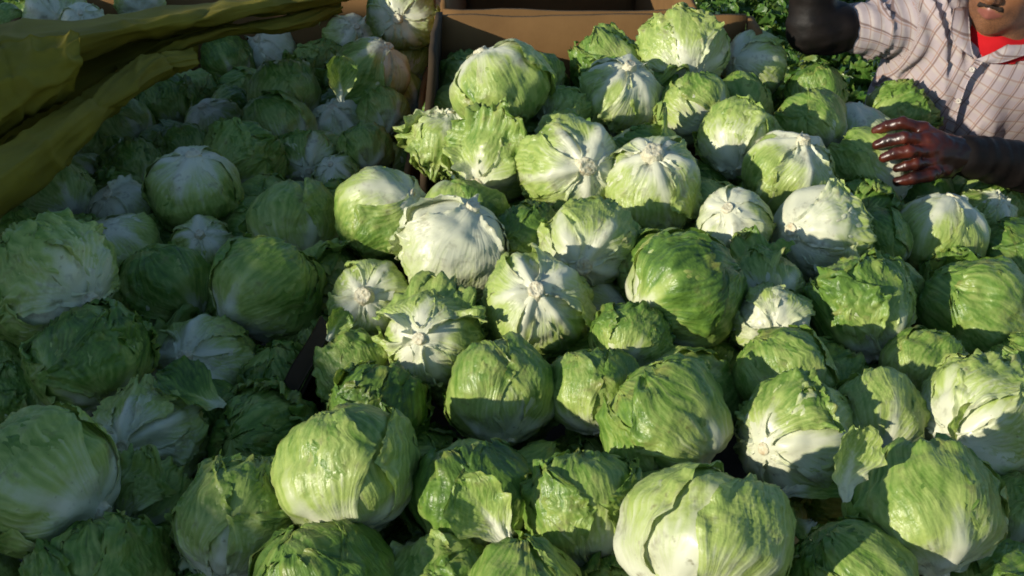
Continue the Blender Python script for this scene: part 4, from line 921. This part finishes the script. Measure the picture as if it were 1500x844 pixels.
# long rubber gloves
def glove_material(name, a, b, rough, red=False):
    m, nt, p, out = new_mat(name)
    tc = N(nt, 'ShaderNodeTexCoord'); n = N(nt, 'ShaderNodeTexNoise', i_Scale=26.0, i_Detail=5.0); nt.links.new(tc.outputs['Object'], n.inputs['Vector'])
    c = ramp(nt, n.outputs[0], [(.3, a), (.65, b)])
    if red:
        at_ = N(nt, 'ShaderNodeAttribute', attribute_name='tint'); sp = N(nt, 'ShaderNodeSeparateColor'); nt.links.new(at_.outputs['Color'], sp.inputs[0])
        c = mixc(nt, sp.outputs[0], (.010, .006, .005), c)
    nt.links.new(c, p.inputs['Base Color'])
    nt.links.new(math_(nt, 'MULTIPLY_ADD', n.outputs[0], .3, rough - .15), p.inputs['Roughness']); p.inputs['Specular IOR Level'].default_value = .45 if red else .16
    nt.links.new(bump(nt, n.outputs[0], .35, .006), p.inputs['Normal']); return m
MGLOVE = glove_material('rubber_glove', (.012, .006, .005), (.085, .016, .007), .34, True)
MGAUNT = glove_material('dark_gauntlet', (.005, .0045, .004), (.012, .009, .0075), .56)
# hand resting on the head: four fingers to the left, thumb below
def fpt(px, py, d): return npv(at(px, py, d))
hx, hy, hz, hR = HEADS[16][0], HEADS[16][1], HEADS[16][2], HEADS[16][3]
HD = (Vector((hx, hy, hz)) - CAM).dot(CF) - .018
FG = [  # knuckle, middle joint, last joint, tip   (px, py, depth)
    ((1352, 190, HD - .055), (1322, 180, HD - .060), (1300, 185, HD - .045), (1283, 192, HD - .030), .0105),
    ((1356, 206, HD - .070), (1324, 202, HD - .088), (1302, 206, HD - .074), (1285, 213, HD - .062), .0112),
    ((1360, 223, HD - .072), (1332, 222, HD - .096), (1311, 225, HD - .088), (1295, 231, HD - .078), .0108),
    ((1364, 239, HD - .064), (1342, 240, HD - .088), (1327, 243, HD - .084), (1314, 247, HD - .076), .0095)]
TH = ((1386, 248, HD - .050), (1360, 257, HD - .080), (1338, 261, HD - .086), (1315, 266, HD - .076), .0112)
wr = fpt(1404, 226, HD - .045)
def glove_fn(p):
    kn = [fpt(*f[0]) for f in FG]
    d = sd_cone(p, wr, kn[1], .026, .016)
    for k_ in kn: d = smin(d, sd_cone(p, wr * .65 + k_ * .35, k_, .020, .0125), .012)
    d = smin(d, sd_cone(p, kn[0], kn[3], .0125, .0125), .010)
    fd = None
    for f in FG + [TH]:
        P_ = [fpt(*c) for c in f[:4]]; r = f[4]
        g = sd_cone(p, P_[0], P_[1], r * 1.10, r * 1.04); g = smin(g, sd_cone(p, P_[1], P_[2], r * 1.06, r * .96), .003); g = smin(g, sd_cone(p, P_[2], P_[3], r * .98, r * .80), .003)
        fd = g if fd is None else np.minimum(fd, g)
    d = smin(d, fd, .007)
    d = smin(d, sd_cone(p, wr, fpt(*TH[0]), .022, .015), .012)
    return smin(d, sd_cone(p, wr, wr + (npv(ELL) - wr) * .12, .028, .034), .012)
V, Fq = surface_nets(glove_fn, wr - np.array([.20, .12, .12]), wr + np.array([.08, .12, .12]), .0023)
V = V + (.0012 * pnoise(V[:, 0] * 90, V[:, 1] * 90, V[:, 2] * 90))[:, None] * normals(glove_fn, V)
ft_ = smoothstep(.035, .075, np.linalg.norm(V - wr, axis=1) + .012 * pnoise(V[:, 0] * 40, V[:, 1] * 40, V[:, 2] * 40)); under(obj('glove', mesh_np('glove', V, Fq, MGLOVE, True, np.stack([ft_] * 4, -1))), man)
def gaunt_fn(p):
    a = wr; b = npv(ELL); t = ((p - a) @ (b - a)) / ((b - a) @ (b - a))
    d = sd_cone(p, a + (b - a) * .07, b, .038, .058)
    return d - .0035 * pnoise(t * 22 + 1.2 * pnoise(p[..., 0] * 9, p[..., 1] * 9, p[..., 2] * 9), 1.1, 2.2) - .003 * pnoise(p[..., 0] * 24, p[..., 1] * 24, p[..., 2] * 24)
V, Fq = surface_nets(gaunt_fn, np.minimum(wr, ELL) - .08, np.maximum(wr, ELL) + .08, .006)
under(obj('gauntlet', mesh_np('gauntlet', V, Fq, MGAUNT)), man)
# raised arm on the other side
def gaunt2_fn(p):
    a = WRR; b = ELR; t = ((p - a) @ (b - a)) / ((b - a) @ (b - a))
    d = smin(sd_cone(p, a, b, .040, .047), sd_cone(p, b, b + (SR - b) * .20, .048, .055), .03)
    return d - .004 * pnoise(t * 14 + pnoise(p[..., 0] * 9, p[..., 1] * 9, p[..., 2] * 9), 4.1, 2.2) - .003 * pnoise(p[..., 0] * 24, p[..., 1] * 24, p[..., 2] * 24)
V, Fq = surface_nets(gaunt2_fn, np.minimum(WRR, ELR) - .10, np.maximum(WRR, ELR) + .10, .006)
under(obj('gauntlet', mesh_np('gauntlet', V, Fq, MGAUNT)), man)
ax_ = (WRR - ELR) / np.linalg.norm(WRR - ELR); sd_ax = np.cross(ax_, [0, 1, 0]); sd_ax /= np.linalg.norm(sd_ax); fr_ax = np.cross(sd_ax, ax_)
def glove2_fn(p):
    d = sd_cone(p, WRR, WRR + ax_ * .07, .030, .030); fd = None
    for k_ in range(4):
        b0 = WRR + ax_ * .085 + sd_ax * (-.033 + .022 * k_); L_ = (.070, .080, .075, .058)[k_]
        b1 = b0 + ax_ * L_ * .5 - fr_ax * .012; b2 = b1 + ax_ * L_ * .4 - fr_ax * .030
        g = np.minimum(sd_cone(p, b0 - ax_ * .03, b1, .0115, .0105), sd_cone(p, b1, b2, .0105, .0085)); fd = g if fd is None else np.minimum(fd, g)
    d = smin(d, fd, .008)
    return smin(d, sd_cone(p, WRR + ax_ * .03 - sd_ax * .025, WRR + ax_ * .075 - sd_ax * .062, .014, .010), .012)
V, Fq = surface_nets(glove2_fn, WRR - .12, WRR + .24, .004); under(obj('glove', mesh_np('glove', V, Fq, MGLOVE)), man)
# trousers and boots
def trous_fn(p):
    d = sd_ell(p, PV - tu * .06, np.array([.165, .125, .13]), TA)
    for a, b, c in ((HIPR, KNR, ANR), (HIPL, KNL, ANL)):
        d = smin(d, smin(sd_cone(p, a, b, .092, .066), sd_cone(p, b, c, .066, .056), .03), .04)
    return d - .004 * pnoise(p[..., 0] * 14, p[..., 1] * 14, p[..., 2] * 9)
V, Fq = surface_nets(trous_fn, (.50, 2.36, .05), (1.25, 2.86, 1.02), .012)
MDENIM = simple_mat('dark_denim', [(.3, (.02, .025, .04)), (.7, (.04, .05, .08))], 30, .9, .4, .006, .1)
under(obj('trousers', mesh_np('trousers', V, Fq, MDENIM)), man)
MBOOT = simple_mat('boot_leather', [(.3, (.03, .02, .012)), (.7, (.06, .04, .025))], 20, .7)
for A_ in (ANR, ANL):
    def boot_fn(p):
        d = smin(sd_cone(p, A_ + np.array([0, 0, .06]), A_ + np.array([0, .01, -.02]), .062, .052), sd_cone(p, A_ + np.array([0, .03, -.045]), A_ + np.array([-.02, -.15, -.05]), .042, .038), .04)
        return np.maximum(d, -p[..., 2] + .004)
    V, Fq = surface_nets(boot_fn, A_ - np.array([.1, .24, .1]), A_ + np.array([.1, .12, .16]), .010); under(obj('boot', mesh_np('boot', V, Fq, MBOOT)), man)
